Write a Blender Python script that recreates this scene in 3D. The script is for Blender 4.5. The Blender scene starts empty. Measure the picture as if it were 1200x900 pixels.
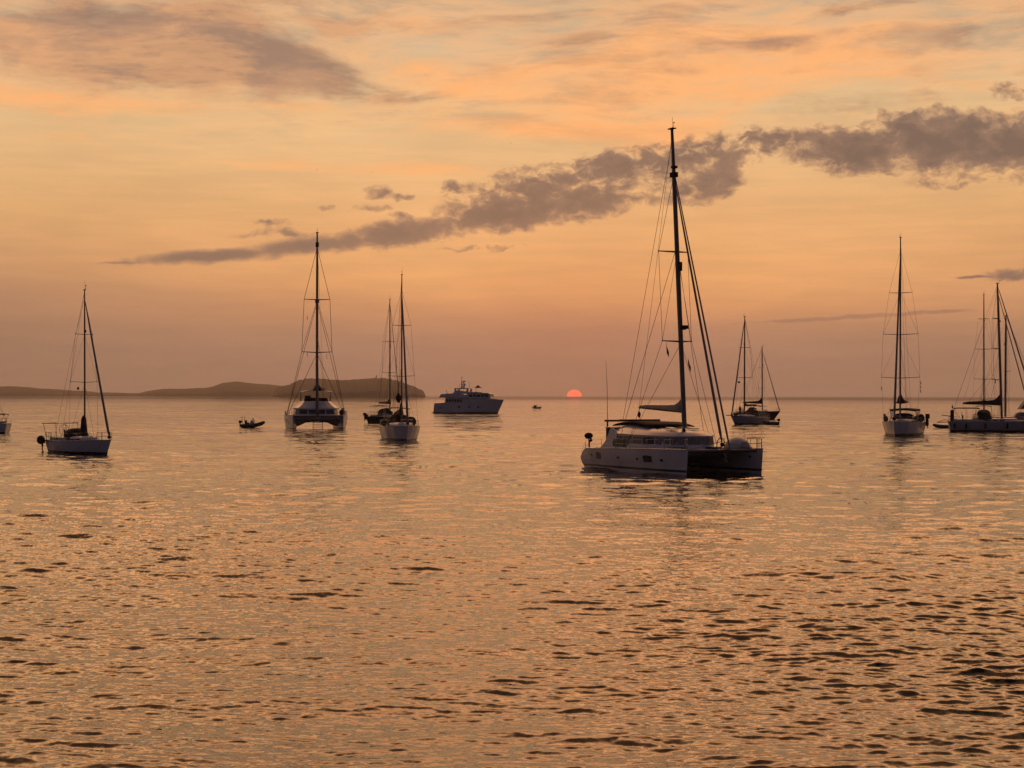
import bpy, bmesh, math, random
import numpy as np
from mathutils import Vector, Matrix
random.seed(7)
S = bpy.context.scene
COL = S.collection
R = math.radians
F = 1850.0            # focal length in photo pixels (1200 wide)
CAM_Z = 4.6
# ------------------------------------------------------------------ camera
PITCH, ROLL = math.atan(13.5 / F), R(0.115)
cam = bpy.data.cameras.new('camera')
cam.sensor_fit = 'HORIZONTAL'
cam.sensor_width = 36.0
cam.lens = 36.0 * F / 1200
cam.clip_start = 0.5
cam.clip_end = 90000
camo = bpy.data.objects.new('camera', cam)
COL.objects.link(camo)
CM = Matrix.Rotation(R(90) + PITCH, 4, 'X') @ Matrix.Rotation(ROLL, 4, 'Z')
camo.matrix_world = Matrix.Translation((0, 0, CAM_Z)) @ CM
S.camera = camo
CR = CM.to_3x3()

def ray(px, py):
    return CR @ Vector(((px - 600) / F, (450 - py) / F, -1.0))

def sea(px, py):
    "the point of the water surface seen at that place of the photograph"
    d = ray(px, py)
    t = -CAM_Z / d.z
    return Vector((d.x * t, d.y * t, 0))

def at(px, py, depth):
    d = ray(px, py)
    t = depth / d.y
    return Vector((d.x * t, depth, CAM_Z + d.z * t))

def arc(px, py):
    "azimuth and elevation, in units of a photo pixel"
    d = ray(px, py)
    return math.atan2(d.x, d.y) * F, math.atan2(d.z, math.hypot(d.x, d.y)) * F

def lin(r, g, b):
    f = lambda c: (c / 255) / 12.92 if c <= 10 else (((c / 255) + 0.055) / 1.055) ** 2.4
    return (f(r), f(g), f(b), 1)

# ------------------------------------------------------------------ render look
S.view_settings.view_transform = 'Standard'
S.view_settings.look = 'None'
S.view_settings.gamma = 1
S.view_settings.use_curve_mapping = False
S.view_settings.exposure = 0.0
S.cycles.max_bounces = 6
S.cycles.glossy_bounces = 3
S.cycles.diffuse_bounces = 2
S.cycles.volume_bounces = 0
S.cycles.sample_clamp_indirect = 3

SUN_AZ, SUN_EL = arc(673, 465.6)
SUN_AZ /= F; SUN_EL /= F

# ------------------------------------------------------------------ world: dusk sky with clouds, laid out by direction
W = bpy.data.worlds.new('World'); S.world = W; W.use_nodes = True
NT = W.node_tree; NT.nodes.clear()
def node(t, **kw):
    n = NT.nodes.new(t)
    for k, v in kw.items(): setattr(n, k, v)
    return n
def put(sock, v):
    if isinstance(v, bpy.types.NodeSocket): NT.links.new(v, sock)
    elif isinstance(v, (tuple, list)): sock.default_value = tuple(v)[:len(sock.default_value)] if len(v) >= len(sock.default_value) else tuple(v) + (1,)
    else: sock.default_value = v
def M(op, a, b=0.0, c=0.0, clamp=False):
    n = node('ShaderNodeMath', operation=op, use_clamp=clamp)
    put(n.inputs[0], a); put(n.inputs[1], b); put(n.inputs[2], c)
    return n.outputs[0]
def V(op, a, b=(0, 0, 0), s=None):
    n = node('ShaderNodeVectorMath', operation=op)
    put(n.inputs[0], a); put(n.inputs[1], b)
    if s is not None: put(n.inputs['Scale'], s)
    return n.outputs['Value'] if op in ('LENGTH', 'DOT_PRODUCT') else n.outputs[0]
def SM(v, a, b, lo=0.0, hi=1.0):
    n = node('ShaderNodeMapRange', interpolation_type='SMOOTHSTEP')
    put(n.inputs[0], v); n.inputs[1].default_value = a; n.inputs[2].default_value = b
    n.inputs[3].default_value = lo; n.inputs[4].default_value = hi
    return n.outputs[0]
def MIX(f, a, b, mode='MIX'):
    n = node('ShaderNodeMix', data_type='RGBA', blend_type=mode)
    put(n.inputs[0], f); put(n.inputs[6], a); put(n.inputs[7], b)
    return n.outputs[2]
def RAMP(v, stops, rng):
    t = M('DIVIDE', M('SUBTRACT', v, rng[0]), rng[1] - rng[0], clamp=True)
    n = node('ShaderNodeValToRGB'); cr = n.color_ramp
    cr.interpolation = 'EASE' if False else 'LINEAR'
    while len(cr.elements) < len(stops): cr.elements.new(0.5)
    for e, (p, c) in zip(cr.elements, stops):
        e.position = (p - rng[0]) / (rng[1] - rng[0]); e.color = lin(*c)
    put(n.inputs[0], t)
    return n.outputs[0]
def NOISE(vec, scale, detail=4, rough=0.5, dist=0.0, color=False):
    n = node('ShaderNodeTexNoise', noise_dimensions='2D')
    n.normalize = True
    put(n.inputs['Vector'], vec); put(n.inputs['Scale'], scale); put(n.inputs['Detail'], detail)
    put(n.inputs['Roughness'], rough); put(n.inputs['Distortion'], dist)
    return n.outputs['Color' if color else 'Fac']

tc = node('ShaderNodeTexCoord')
sep = node('ShaderNodeSeparateXYZ'); put(sep.inputs[0], tc.outputs['Generated'])
X, Y, Z = sep.outputs
az = M('MULTIPLY', M('ARCTAN2', X, Y), F)
el = M('MULTIPLY', M('ARCTAN2', Z, M('SQRT', M('ADD', M('MULTIPLY', X, X), M('MULTIPLY', Y, Y)))), F)
cmb = node('ShaderNodeCombineXYZ'); put(cmb.inputs[0], az); put(cmb.inputs[1], el)
P = cmb.outputs[0]

def warp(vec, scale, amp, stretch=(1, 1, 1), detail=3, off=(0, 0, 0)):
    c = NOISE(V('ADD', V('MULTIPLY', vec, stretch), off), scale, detail, 0.55, color=True)
    return V('ADD', vec, V('MULTIPLY', V('SUBTRACT', c, (0.5, 0.5, 0.5)), (amp[0], amp[1], 0)))

def blob(vec, px, py, rx, ry, ang=0, w=1.0, soft=0.0):
    "soft ellipse round a direction of the sky; px, py as in the photograph"
    m = node('ShaderNodeMapping', vector_type='TEXTURE')
    a, e = arc(px, py)
    m.inputs['Location'].default_value = (a, e, 0)
    m.inputs['Rotation'].default_value = (0, 0, R(ang))
    m.inputs['Scale'].default_value = (rx, ry, 1)
    put(m.inputs['Vector'], vec)
    v = V('LENGTH', V('MULTIPLY', m.outputs[0], (1, 1, 0)))
    return SM(v, soft, 1.0, w, 0.0)
def msum(l):
    r = l[0]
    for x in l[1:]: r = M('ADD', r, x)
    return r
def mmax(l):
    r = l[0]
    for x in l[1:]: r = M('MAXIMUM', r, x)
    return r

# clear-sky gradient by elevation (photo y = 464 is elevation 0)
grad_c = RAMP(el, [(-10, (163, 126, 107)), (6, (165, 127, 107)), (40, (172, 129, 106)), (74, (186, 136, 106)), (98, (218, 153, 106)),
                   (135, (230, 165, 108)), (195, (232, 173, 116)), (250, (228, 178, 124)), (310, (226, 185, 134)), (360, (222, 184, 138)),
                   (410, (208, 177, 140)), (465, (206, 172, 134)), (520, (246, 182, 126)), (620, (255, 180, 120)), (900, (255, 174, 114)),
                   (1250, (196, 136, 90)), (1650, (120, 84, 60)), (2200, (72, 55, 48)), (2905, (52, 44, 50))], (-10, 2905))
grad_l = RAMP(el, [(-10, (150, 120, 100)), (6, (152, 121, 100)), (40, (156, 122, 98)), (80, (168, 127, 98)), (110, (186, 137, 102)),
                   (150, (200, 147, 104)), (195, (221, 166, 112)), (250, (226, 176, 121)), (310, (226, 184, 132)), (360, (222, 183, 136)),
                   (410, (208, 176, 138)), (465, (206, 171, 133)), (520, (240, 178, 122)), (620, (240, 178, 120)), (900, (236, 168, 108)),
                   (1250, (186, 130, 86)), (1650, (112, 80, 58)), (2200, (68, 54, 48)), (2905, (52, 44, 50))], (-10, 2905))
daz = M('ABSOLUTE', M('SUBTRACT', az, SUN_AZ * F))
sky = MIX(SM(daz, 150, 800), grad_c, grad_l)
# a little grain so that the wide gradients are not flat
g1 = NOISE(V('MULTIPLY', P, (0.3, 1, 1)), 0.012, 5, 0.5)
sky = MIX(1.0, sky, MIX(SM(g1, 0.25, 0.75), (0.95, 0.95, 0.95, 1), (1.05, 1.05, 1.05, 1)), 'MULTIPLY')

g2 = NOISE(V('ADD', V('MULTIPLY', P, (0.10, 1, 1)), (3, 200, 0)), 0.07, 5, 0.6)
sky = MIX(1.0, sky, MIX(SM(g2, 0.3, 0.7), (0.955, 0.96, 0.975, 1), (1.045, 1.035, 1.02, 1)), 'MULTIPLY')

# low haze bank: its upper edge runs from the left down to the right
edge_v = M('ADD', el, M('MULTIPLY', M('ADD', az, 560), 0.050))
wn = NOISE(V('MULTIPLY', P, (0.25, 1, 1)), 0.02, 3, 0.5)
bank = SM(M('ADD', edge_v, M('MULTIPLY', M('SUBTRACT', wn, 0.5), 12)), 112, 152, 1, 0)
bank = M('MULTIPLY', bank, SM(M('ABSOLUTE', M('SUBTRACT', az, 0)), 500, 900, 1, 0.4))
sky = MIX(M('MULTIPLY', bank, 0.30), sky, lin(158, 118, 96))

# added glow in the unseen sky above the frame, brightening reflections in the water
sky = V('SCALE', sky, s=M('ADD', 1.0, M('MULTIPLY', M('MULTIPLY', SM(el, 462, 840), SM(el, 800, 1650, 1, 0)), 3.1)))

# ---- high soft clouds, lit from below: bright orange wash and brown-grey masses
PW = warp(P, 0.006, (110, 40), (0.45, 1, 1), 2)
PW2 = warp(PW, 0.03, (24, 8), (0.4, 1, 1), 5, (31, 7, 0))
streak = NOISE(V('MULTIPLY', PW2, (0.22, 1, 1)), 0.020, 6, 0.58)
streak2 = NOISE(V('ADD', V('MULTIPLY', PW2, (0.30, 1, 1)), (400, 90, 0)), 0.034, 5, 0.55)
bright = msum([
    blob(PW2, 60, 112, 330, 26, -3, 0.75), blob(PW2, 470, 78, 330, 34, -6, 0.75), blob(PW2, 700, 95, 430, 70, 4, 0.75),
    blob(PW2, 930, 55, 430, 70, 6, 0.85), blob(PW2, 800, 22, 300, 60, 0, 0.5), blob(PW2, 1120, 110, 260, 60, 0, 0.5),
    blob(PW2, 690, 150, 240, 26, 0, 0.7), blob(PW2, 640, 158, 260, 22, 0, 0.45), blob(PW2, 380, 196, 330, 15, 0, 0.55),
    blob(PW2, 820, 130, 200, 26, 22, 0.5), blob(PW2, 500, 20, 260, 20, 3, 0.35), blob(PW2, 80, 150, 260, 16, 0, 0.35),
    blob(PW2, 330, 125, 260, 18, 0, 0.5)])
bright = M('MULTIPLY', SM(M('ADD', bright, M('MULTIPLY', M('SUBTRACT', streak, 0.5), 2.2)), 0.15, 1.1), SM(el, 180, 262))
fine = NOISE(V('ADD', V('MULTIPLY', PW2, (0.16, 1, 1)), (50, 300, 0)), 0.06, 5, 0.6)
sky = MIX(M('MULTIPLY', bright, SM(fine, 0.3, 0.62, 0.5, 0.95)), sky, lin(255, 178, 112))
brown = msum([
    blob(PW2, 60, 42, 330, 72, -4, 1.15), blob(PW2, 200, 60, 300, 62, -6, 0.9), blob(PW2, 330, 78, 190, 44, -12, 0.8), blob(PW2, 250, 15, 300, 30, 0, 0.5),
    blob(PW2, 388, 31, 70, 22, 0, 0.9), blob(PW2, 490, 110, 95, 12, 2, 0.65), blob(PW2, 640, 50, 130, 15, 2, 0.8),
    blob(PW2, 380, 95, 80, 16, -16, 0.55), blob(PW2, 860, 54, 190, 12, 4, 0.8), blob(PW2, 990, 12, 170, 20, 8, 0.75),
    blob(PW2, 1110, 50, 170, 24, 0, 0.35), blob(PW2, 560, 18, 260, 18, 0, 0.35), blob(PW2, 30, 118, 200, 7, 0, 0.3),
    blob(PW2, 1190, 22, 110, 20, 0, 0.35), blob(PW2, 690, 12, 150, 14, 0, 0.3)])
brown = SM(M('ADD', brown, M('ADD', M('MULTIPLY', M('SUBTRACT', streak2, 0.5), 2.2), M('MULTIPLY', M('SUBTRACT', fine, 0.5), 1.0))), 0.0, 1.15)
brown = M('MULTIPLY', brown, SM(el, 290, 345))
browncol = MIX(SM(streak, 0.35, 0.65), lin(150, 118, 100), lin(196, 146, 112))
sky = MIX(M('MULTIPLY', brown, 0.92), sky, browncol)
# layered streaks high up: brown-grey sheets with lit orange rims
sh = NOISE(V('ADD', V('MULTIPLY', PW2, (0.20, 1, 1)), (11, 70, 0)), 0.016, 8, 0.66, 0.0)
shm = M('MULTIPLY', SM(el, 255, 350), 1.0)
rim = M('MULTIPLY', SM(sh, 0.38, 0.52), SM(sh, 0.52, 0.66, 1, 0))
sky = MIX(M('MULTIPLY', M('MULTIPLY', rim, shm), 0.36), sky, lin(255, 184, 122))
body = M('MULTIPLY', SM(sh, 0.50, 0.72), shm)
sky = MIX(M('MULTIPLY', body, 0.42), sky, lin(164, 130, 108))
# clouds above and beside the frame (seen only mirrored in the sea or from the side)
hi = NOISE(V('MULTIPLY', P, (0.35, 1, 1)), 0.006, 6, 0.55, 0.4)
hi = M('MULTIPLY', SM(hi, 0.46, 0.66), SM(el, 430, 620))
hi = M('MULTIPLY', hi, SM(el, 900, 1500, 1, 0.25))
sky = MIX(M('MULTIPLY', hi, 0.42), sky, lin(190, 128, 84))

# ---- low grey cumulus bank in front
PC = warp(P, 0.035, (26, 22), (0.7, 1, 1), 5)
PCs = warp(P, 0.05, (10, 7), (0.5, 1, 1), 4, (9, 4, 0))
puff = NOISE(V('MULTIPLY', PC, (0.55, 1, 1)), 0.075, 8, 0.62)
puff2 = NOISE(V('ADD', V('MULTIPLY', PC, (0.6, 1, 1)), (77, 13, 0)), 0.024, 3, 0.5)
solid = mmax([   # the long tongue and the heavy parts: smooth
    blob(PCs, 250, 300, 140, 12, 5, 1.1), blob(PCs, 370, 287, 130, 18, 7, 1.2), blob(PCs, 480, 272, 120, 23, 7, 1.25),
    blob(PCs, 590, 254, 125, 27, 5, 1.2), blob(PCs, 690, 240, 100, 26, 9, 1.1), blob(PCs, 740, 232, 60, 14, 14, 0.7),
    blob(PCs, 835, 215, 60, 30, 22, 1.1), blob(PCs, 800, 226, 60, 16, 14, 0.8), blob(PCs, 150, 308, 60, 3, 3, 0.6),
    blob(PC, 1005, 176, 105, 38, -6, 1.25), blob(PC, 1105, 166, 130, 44, 0, 1.6), blob(PC, 1195, 168, 110, 44, 0, 1.6),
    blob(PCs, 1000, 198, 60, 13, -2, 0.8), blob(PCs, 1080, 192, 120, 14, 0, 0.8), blob(PCs, 1185, 322, 48, 11, 3, 1.1),
    blob(PCs, 1150, 325, 44, 3, 0, 0.9)])
broken = msum([  # puffs with gaps
    blob(PC, 600, 226, 100, 40, 12, 1.1), blob(PC, 530, 222, 20, 14, 0, 0.9), blob(PC, 670, 212, 110, 38, 10, 1.0),
    blob(PC, 715, 190, 60, 20, 6, 1.0), blob(PC, 780, 192, 90, 34, 10, 0.95), blob(PC, 850, 178, 90, 34, 10, 1.05),
    blob(PC, 905, 164, 60, 20, 6, 0.9), blob(PC, 965, 165, 60, 22, 0, 0.9), blob(PC, 1060, 145, 60, 16, 0, 0.75),
    blob(PC, 315, 263, 34, 7, 0, 1.0), blob(PC, 340, 271, 26, 6, 0, 0.7), blob(PC, 442, 223, 22, 10, 0, 0.95),
    blob(PC, 470, 231, 24, 9, 0, 0.95), blob(PC, 440, 242, 36, 7, 0, 0.7), blob(PC, 384, 242, 16, 6, 0, 0.7),
    blob(PC, 470, 252, 24, 7, 0, 0.7), blob(PC, 1188, 108, 36, 14, -12, 1.0), blob(PC, 1176, 100, 20, 7, 0, 0.6),
    blob(PC, 1130, 210, 90, 14, 0, 0.65), blob(PC, 300, 273, 40, 6, 4, 0.6), blob(PC, 560, 290, 90, 6, 0, 0.45),
    blob(PC, 1080, 132, 100, 12, 0, 0.45)])
dens = M('ADD', M('MULTIPLY', solid, 1.25), M('MULTIPLY', broken, 0.85))
dens = M('ADD', dens, M('MULTIPLY', M('SUBTRACT', puff, 0.5), M('ADD', SM(az, -330, -20, 0.9, 2.3), M('MULTIPLY', broken, 1.2))))
dens = M('ADD', dens, M('MULTIPLY', M('SUBTRACT', puff2, 0.5), 0.9))
gate = SM(M('ADD', solid, broken), 0.0, 0.25)
low = M('MULTIPLY', SM(dens, 0.12, 1.08), gate)
wisp = M('MULTIPLY', SM(dens, 0.0, 0.5), gate)
# heavier and darker to the right, warmer to the left
ccol = MIX(SM(az, -420, 420), lin(150, 119, 100), lin(102, 86, 80))
ccol = MIX(M('MULTIPLY', SM(M('ADD', M('MULTIPLY', puff2, 0.6), M('MULTIPLY', puff, 0.4)), 0.38, 0.62), 0.55), lin(112, 91, 82), ccol)
ccol = MIX(SM(M('ADD', dens, M('MULTIPLY', M('SUBTRACT', puff2, 0.5), 2.0)), 0.5, 2.0), MIX(0.55, ccol, lin(160, 125, 104)), ccol)
sky = MIX(M('MULTIPLY', wisp, 0.34), sky, lin(178, 130, 102))
sky = MIX(M('MULTIPLY', low, 0.93), sky, ccol)
# thin flat streaks low over the haze bank
thin = msum([blob(PCs, 980, 373, 190, 5, 3, 0.9), blob(PCs, 1090, 366, 60, 4, 2, 0.6), blob(PCs, 690, 384, 200, 3, 4, 0.35),
             blob(PCs, 590, 398, 60, 6, 0, 0.3), blob(PCs, 1150, 366, 90, 5, 0, 0.35)])
sky = MIX(M('MULTIPLY', SM(M('ADD', thin, M('MULTIPLY', M('SUBTRACT', puff, 0.5), 0.8)), 0.15, 0.9), 0.65), sky, lin(150, 112, 96))

# the half set sun: dull red, dimmed by the haze
sd = Vector((math.sin(SUN_AZ) * math.cos(SUN_EL), math.cos(SUN_AZ) * math.cos(SUN_EL), math.sin(SUN_EL)))
cosang = V('DOT_PRODUCT', tc.outputs['Generated'], tuple(sd))
ang = M('MULTIPLY', M('ARCCOSINE', M('MINIMUM', cosang, 1.0)), F)
glow = SM(ang, 0, 260, 1, 0)
sky = MIX(M('MULTIPLY', glow, 0.22), sky, lin(205, 120, 92))
disc = SM(ang, 8.4, 9.4, 1, 0)
sky = MIX(disc, sky, (2.1, 0.26, 0.13, 1))

# away from the sunset the sky is a dim mauve dusk
dusk = SM(M('ABSOLUTE', az), 700, 2500)
sky = MIX(dusk, sky, MIX(SM(el, 0, 1600), lin(68, 57, 68), lin(48, 48, 62)))
nish = node('ShaderNodeTexSky', sky_type='NISHITA', sun_disc=False)
nish.sun_elevation = max(0.0, SUN_EL); nish.sun_rotation = SUN_AZ
nish.air_density = 1.0; nish.dust_density = 4.0
bg1 = node('ShaderNodeBackground'); put(bg1.inputs[0], sky); bg1.inputs[1].default_value = 1.0
bg2 = node('ShaderNodeBackground'); put(bg2.inputs[0], nish.outputs[0]); bg2.inputs[1].default_value = 0.02
ad = node('ShaderNodeAddShader'); NT.links.new(bg1.outputs[0], ad.inputs[0]); NT.links.new(bg2.outputs[0], ad.inputs[1])
wo = node('ShaderNodeOutputWorld'); NT.links.new(ad.outputs[0], wo.inputs[0])
W.cycles.sampling_method = 'MANUAL'; W.cycles.sample_map_resolution = 512

sun = bpy.data.lights.new('sun', 'SUN'); sun.energy = 0.008; sun.angle = R(14); sun.color = (1.0, 0.5, 0.24)
suno = bpy.data.objects.new('sun', sun); COL.objects.link(suno)
suno.rotation_mode = 'QUATERNION'
suno.rotation_quaternion = Vector((sd.x, sd.y, max(sd.z, 0.004))).to_track_quat('Z', 'Y')
# ------------------------------------------------------------------ materials
def mat(name, color, rough=0.5, metal=0.0, var=0.12, vscale=3.0, coat=0.0, spec=0.5):
    m = bpy.data.materials.new(name); m.use_nodes = True
    t = m.node_tree; b = t.nodes['Principled BSDF']
    b.inputs['Roughness'].default_value = rough; b.inputs['Metallic'].default_value = metal
    b.inputs['Coat Weight'].default_value = coat; b.inputs['Specular IOR Level'].default_value = spec
    tc = t.nodes.new('ShaderNodeTexCoord'); n = t.nodes.new('ShaderNodeTexNoise')
    n.inputs['Scale'].default_value = vscale; n.inputs['Detail'].default_value = 5
    t.links.new(tc.outputs['Object'], n.inputs['Vector'])
    r = t.nodes.new('ShaderNodeValToRGB')
    r.color_ramp.elements[0].position = 0.3; r.color_ramp.elements[1].position = 0.7
    r.color_ramp.elements[0].color = tuple(c * (1 - var) for c in color[:3]) + (1,)
    r.color_ramp.elements[1].color = tuple(min(1, c * (1 + var)) for c in color[:3]) + (1,)
    t.links.new(n.outputs['Fac'], r.inputs[0]); t.links.new(r.outputs[0], b.inputs['Base Color'])
    return m
MT = dict(
    gel=mat('gelcoat_white', (0.76, 0.75, 0.78), 0.25, var=0.05, vscale=0.7),
    deck=mat('deck_offwhite', (0.62, 0.62, 0.62), 0.55, var=0.08),
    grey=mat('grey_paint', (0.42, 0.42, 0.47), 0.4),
    navy=mat('navy_paint', (0.02, 0.025, 0.05), 0.3),
    dark=mat('dark_canvas', (0.025, 0.022, 0.028), 0.9),
    cloth=mat('sail_cloth', (0.30, 0.28, 0.30), 0.85),
    blue=mat('blue_canvas', (0.03, 0.04, 0.09), 0.9),
    glass=mat('tinted_glass', (0.035, 0.035, 0.042), 0.12, spec=0.6),
    curtain=mat('window_screen', (0.22, 0.22, 0.25), 0.7),
    alu=mat('aluminium_mast', (0.20, 0.17, 0.17), 0.5, 0.3),
    steel=mat('stainless_rail', (0.35, 0.35, 0.36), 0.35, 0.8),
    wire=mat('rigging_wire', (0.08, 0.07, 0.07), 0.5, 0.5),
    rubber=mat('black_rubber', (0.02, 0.02, 0.02), 0.6),
    hyp=mat('grey_rubber_tube', (0.08, 0.08, 0.09), 0.6),
    wood=mat('teak', (0.16, 0.085, 0.04), 0.6),
    stripe=mat('boot_stripe', (0.02, 0.02, 0.03), 0.35),
    red=mat('flag_red', (0.3, 0.03, 0.03), 0.9),
    yellow=mat('flag_yellow', (0.4, 0.25, 0.03), 0.9),
    skin=mat('skin', (0.35, 0.2, 0.14), 0.6),
    shirt=mat('dark_shirt', (0.04, 0.04, 0.06), 0.9),
    feather=mat('gull_feather', (0.35, 0.34, 0.33), 0.8),
    green=mat('green_glass', (0.02, 0.10, 0.08), 0.15),
)

def tag(o, label=None, cat=None, group=None, kind=None):
    if label: o['label'] = label
    if cat: o['category'] = cat
    if group: o['group'] = group
    if kind: o['kind'] = kind
    return o

# ------------------------------------------------------------------ the sea
def make_sea():
    rs = np.random.RandomState(4)
    # rings: dense where the picture sees them, fan of azimuths dense inside +-32 degrees
    d = [0.5, 3, 6, 9, 11, 13]
    dd = 13.0
    while dd < 2500:
        step = max(0.024, 0.28 * dd * dd / (CAM_Z * 1580)) if dd > 15 else 0.12
        step = min(step, dd * 0.02)
        dd += step; d.append(dd)
    while dd < 9000:
        dd *= 1.06; d.append(dd)
    d.append(9500)
    d = np.array(d)
    a_in = np.linspace(-R(24), R(24), 1250)
    a_mid = np.linspace(R(24), R(50), 60)[1:]
    a_out = np.linspace(R(50), R(180), 40)[1:]
    a = np.concatenate([-(a_out[::-1]), -(a_mid[::-1]), a_in, a_mid, a_out])
    D, A = np.meshgrid(d, a, indexing='ij')
    X = D * np.sin(A); Y = D * np.cos(A)
    # local spacing, to drop waves the grid cannot carry
    sd_ = np.gradient(d)[:, None] * np.ones_like(A)
    sa = np.gradient(a)[None, :] * D
    Zs = np.zeros_like(X); DX = np.zeros_like(X); DY = np.zeros_like(X)
    comps = []
    for lo, hi_, n, slope in ((0.10, 0.20, 44, 0.110), (0.20, 0.42, 56, 0.155), (0.42, 1.2, 40, 0.095), (1.2, 3.0, 26, 0.050), (3.0, 9.0, 22, 0.042), (9, 30, 10, 0.013)):
        for i in range(n):
            lam = math.exp(rs.uniform(math.log(lo), math.log(hi_)))
            th = rs.normal(R(-94), R(23 if lam < 1.3 else 26))          # the swell comes in towards the camera
            comps.append((lam, th, slope * math.sqrt(2.0 / n) / (2 * math.pi / lam), rs.uniform(0, 6.283)))
    # gusts: patches of livelier and calmer water
    G = np.zeros_like(X)
    for i in range(9):
        lam = rs.uniform(9, 55); th = rs.uniform(0, 6.283); k = 6.283 / lam
        G += np.sin(k * (X * math.cos(th) + 0.45 * Y * math.sin(th)) + rs.uniform(0, 6.283))
    G = np.clip(1 + 0.09 * G, 0.6, 1.5)
    near = np.clip((D - 19) / 60, 0, 1)
    for lam, th, amp, ph in comps:
        k = 2 * math.pi / lam
        fade = np.clip((lam / np.maximum(sd_ * abs(math.sin(th)) , sa * abs(math.cos(th)) + 1e-6) - 1.8) / 1.8, 0, 1)
        rows = fade.max(axis=1) > 0
        cols = fade.max(axis=0) > 0
        ix = np.ix_(rows, cols)
        if not rows.any(): continue
        p = k * (X[ix] * math.cos(th) + Y[ix] * math.sin(th)) + ph
        f = fade[ix] * amp * (G[ix] if lam < 3 else 1)
        Zs[ix] += f * np.sin(p)
        q = 0.5 * f
        DX[ix] += q * math.cos(th) * np.cos(p); DY[ix] += q * math.sin(th) * np.cos(p)
    n0, n1 = X.shape
    co = np.stack([X + DX, Y + DY, Zs], -1).reshape(-1, 3).astype(np.float32)
    i = np.arange(n0 - 1)[:, None] * n1 + np.arange(n1 - 1)[None, :]
    quads = np.stack([i, i + 1, i + n1 + 1, i + n1], -1).reshape(-1, 4)[:, ::-1]
    me = bpy.data.meshes.new('sea')
    me.vertices.add(len(co)); me.vertices.foreach_set('co', co.ravel())
    me.loops.add(quads.size); me.loops.foreach_set('vertex_index', quads.astype(np.int32).ravel())
    me.polygons.add(len(quads)); me.polygons.foreach_set('loop_start', np.arange(0, quads.size, 4, dtype=np.int32))
    me.polygons.foreach_set('loop_total', np.full(len(quads), 4, dtype=np.int32))
    me.polygons.foreach_set('use_smooth', np.ones(len(quads), dtype=bool))
    me.update(calc_edges=True)
    m = bpy.data.materials.new('sea_water'); m.use_nodes = True
    t = m.node_tree; L = t.links; b = t.nodes['Principled BSDF']
    b.inputs['Base Color'].default_value = (0.010, 0.006, 0.003, 1)
    b.inputs['IOR'].default_value = 1.65
    b.inputs['Specular IOR Level'].default_value = 0.5
    def N(ty, **kw):
        n = t.nodes.new(ty)
        for k_, v in kw.items(): setattr(n, k_, v)
        return n
    geo = N('ShaderNodeNewGeometry'); pos = geo.outputs['Position']
    def noise(vec, scale, detail, color=True, dims='2D'):
        n = N('ShaderNodeTexNoise', noise_dimensions=dims)
        n.inputs['Scale'].default_value = scale; n.inputs['Detail'].default_value = detail
        n.inputs['Roughness'].default_value = 0.6
        L.new(vec, n.inputs['Vector']); return n.outputs['Color' if color else 'Fac']
    def vm(op, x, y=None, sc=None):
        n = N('ShaderNodeVectorMath', operation=op)
        for s_, v in ((n.inputs[0], x), (n.inputs[1], y)):
            if v is None: continue
            if isinstance(v, tuple): s_.default_value = v
            else: L.new(v, s_)
        if sc is not None:
            if isinstance(sc, float): n.inputs['Scale'].default_value = sc
            else: L.new(sc, n.inputs['Scale'])
        return n.outputs['Value'] if op == 'LENGTH' else n.outputs[0]
    def mr(v, a0, a1, b0, b1, mode='LINEAR'):
        n = N('ShaderNodeMapRange', interpolation_type=mode); L.new(v, n.inputs[0])
        for k_, x in zip((1, 2, 3, 4), (a0, a1, b0, b1)): n.inputs[k_].default_value = x
        return n.outputs[0]
    def mm(op, x, y):
        n = N('ShaderNodeMath', operation=op)
        for s_, v in ((n.inputs[0], x), (n.inputs[1], y)):
            if isinstance(v, float): s_.default_value = v
            else: L.new(v, s_)
        return n.outputs[0]
    dist = vm('LENGTH', pos)
    half = (0.5, 0.5, 0.5)
    # capillary ripples (always), short waves (where the mesh no longer carries them), swell patches (far)
    c1 = vm('SUBTRACT', noise(pos, 9.0, 3), half)
    c2 = vm('SUBTRACT', noise(vm('MULTIPLY', pos, (0.4, 1, 1)), 1.3, 3), half)
    c3 = vm('SUBTRACT', noise(vm('MULTIPLY', pos, (0.3, 1, 1)), 0.32, 3), half)
    c4 = vm('SUBTRACT', noise(vm('MULTIPLY', pos, (0.3, 1, 1)), 0.09, 3), half)
    c0 = vm('SUBTRACT', noise(vm('MULTIPLY', pos, (0.55, 1, 1)), 4.2, 4), half)
    s1 = vm('ADD', vm('SCALE', c1, sc=mr(dist, 15, 110, 0.13, 0.30)), vm('SCALE', c0, sc=mr(dist, 15, 60, 0.30, 0.12)))
    s2 = vm('SCALE', c2, sc=mr(dist, 40, 110, 0.0, 0.75))
    s3 = vm('SCALE', c3, sc=mr(dist, 90, 300, 0.0, 0.55))
    s4 = vm('SCALE', c4, sc=mr(dist, 200, 700, 0.0, 0.70))
    tot = vm('ADD', vm('ADD', vm('ADD', s1, s2), s3), s4)
    # cat's-paws: stretched bands of rougher and calmer water, and ripples flattened far out
    band = noise(vm('MULTIPLY', pos, (0.25, 1, 1)), 0.011, 4, False)
    band2 = noise(vm('MULTIPLY', pos, (0.3, 1, 1)), 0.05, 3, False)
    g = mm('MULTIPLY', mr(band, 0.35, 0.65, 0.5, 1.5), mr(band2, 0.35, 0.65, 0.85, 1.15))
    far = mr(dist, 450, 1200, 1.0, 0.02, 'SMOOTHSTEP')
    tot = vm('SCALE', tot, sc=mm('MULTIPLY', g, far))
    tot = vm('MULTIPLY', tot, (1, 1, 0))
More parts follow.
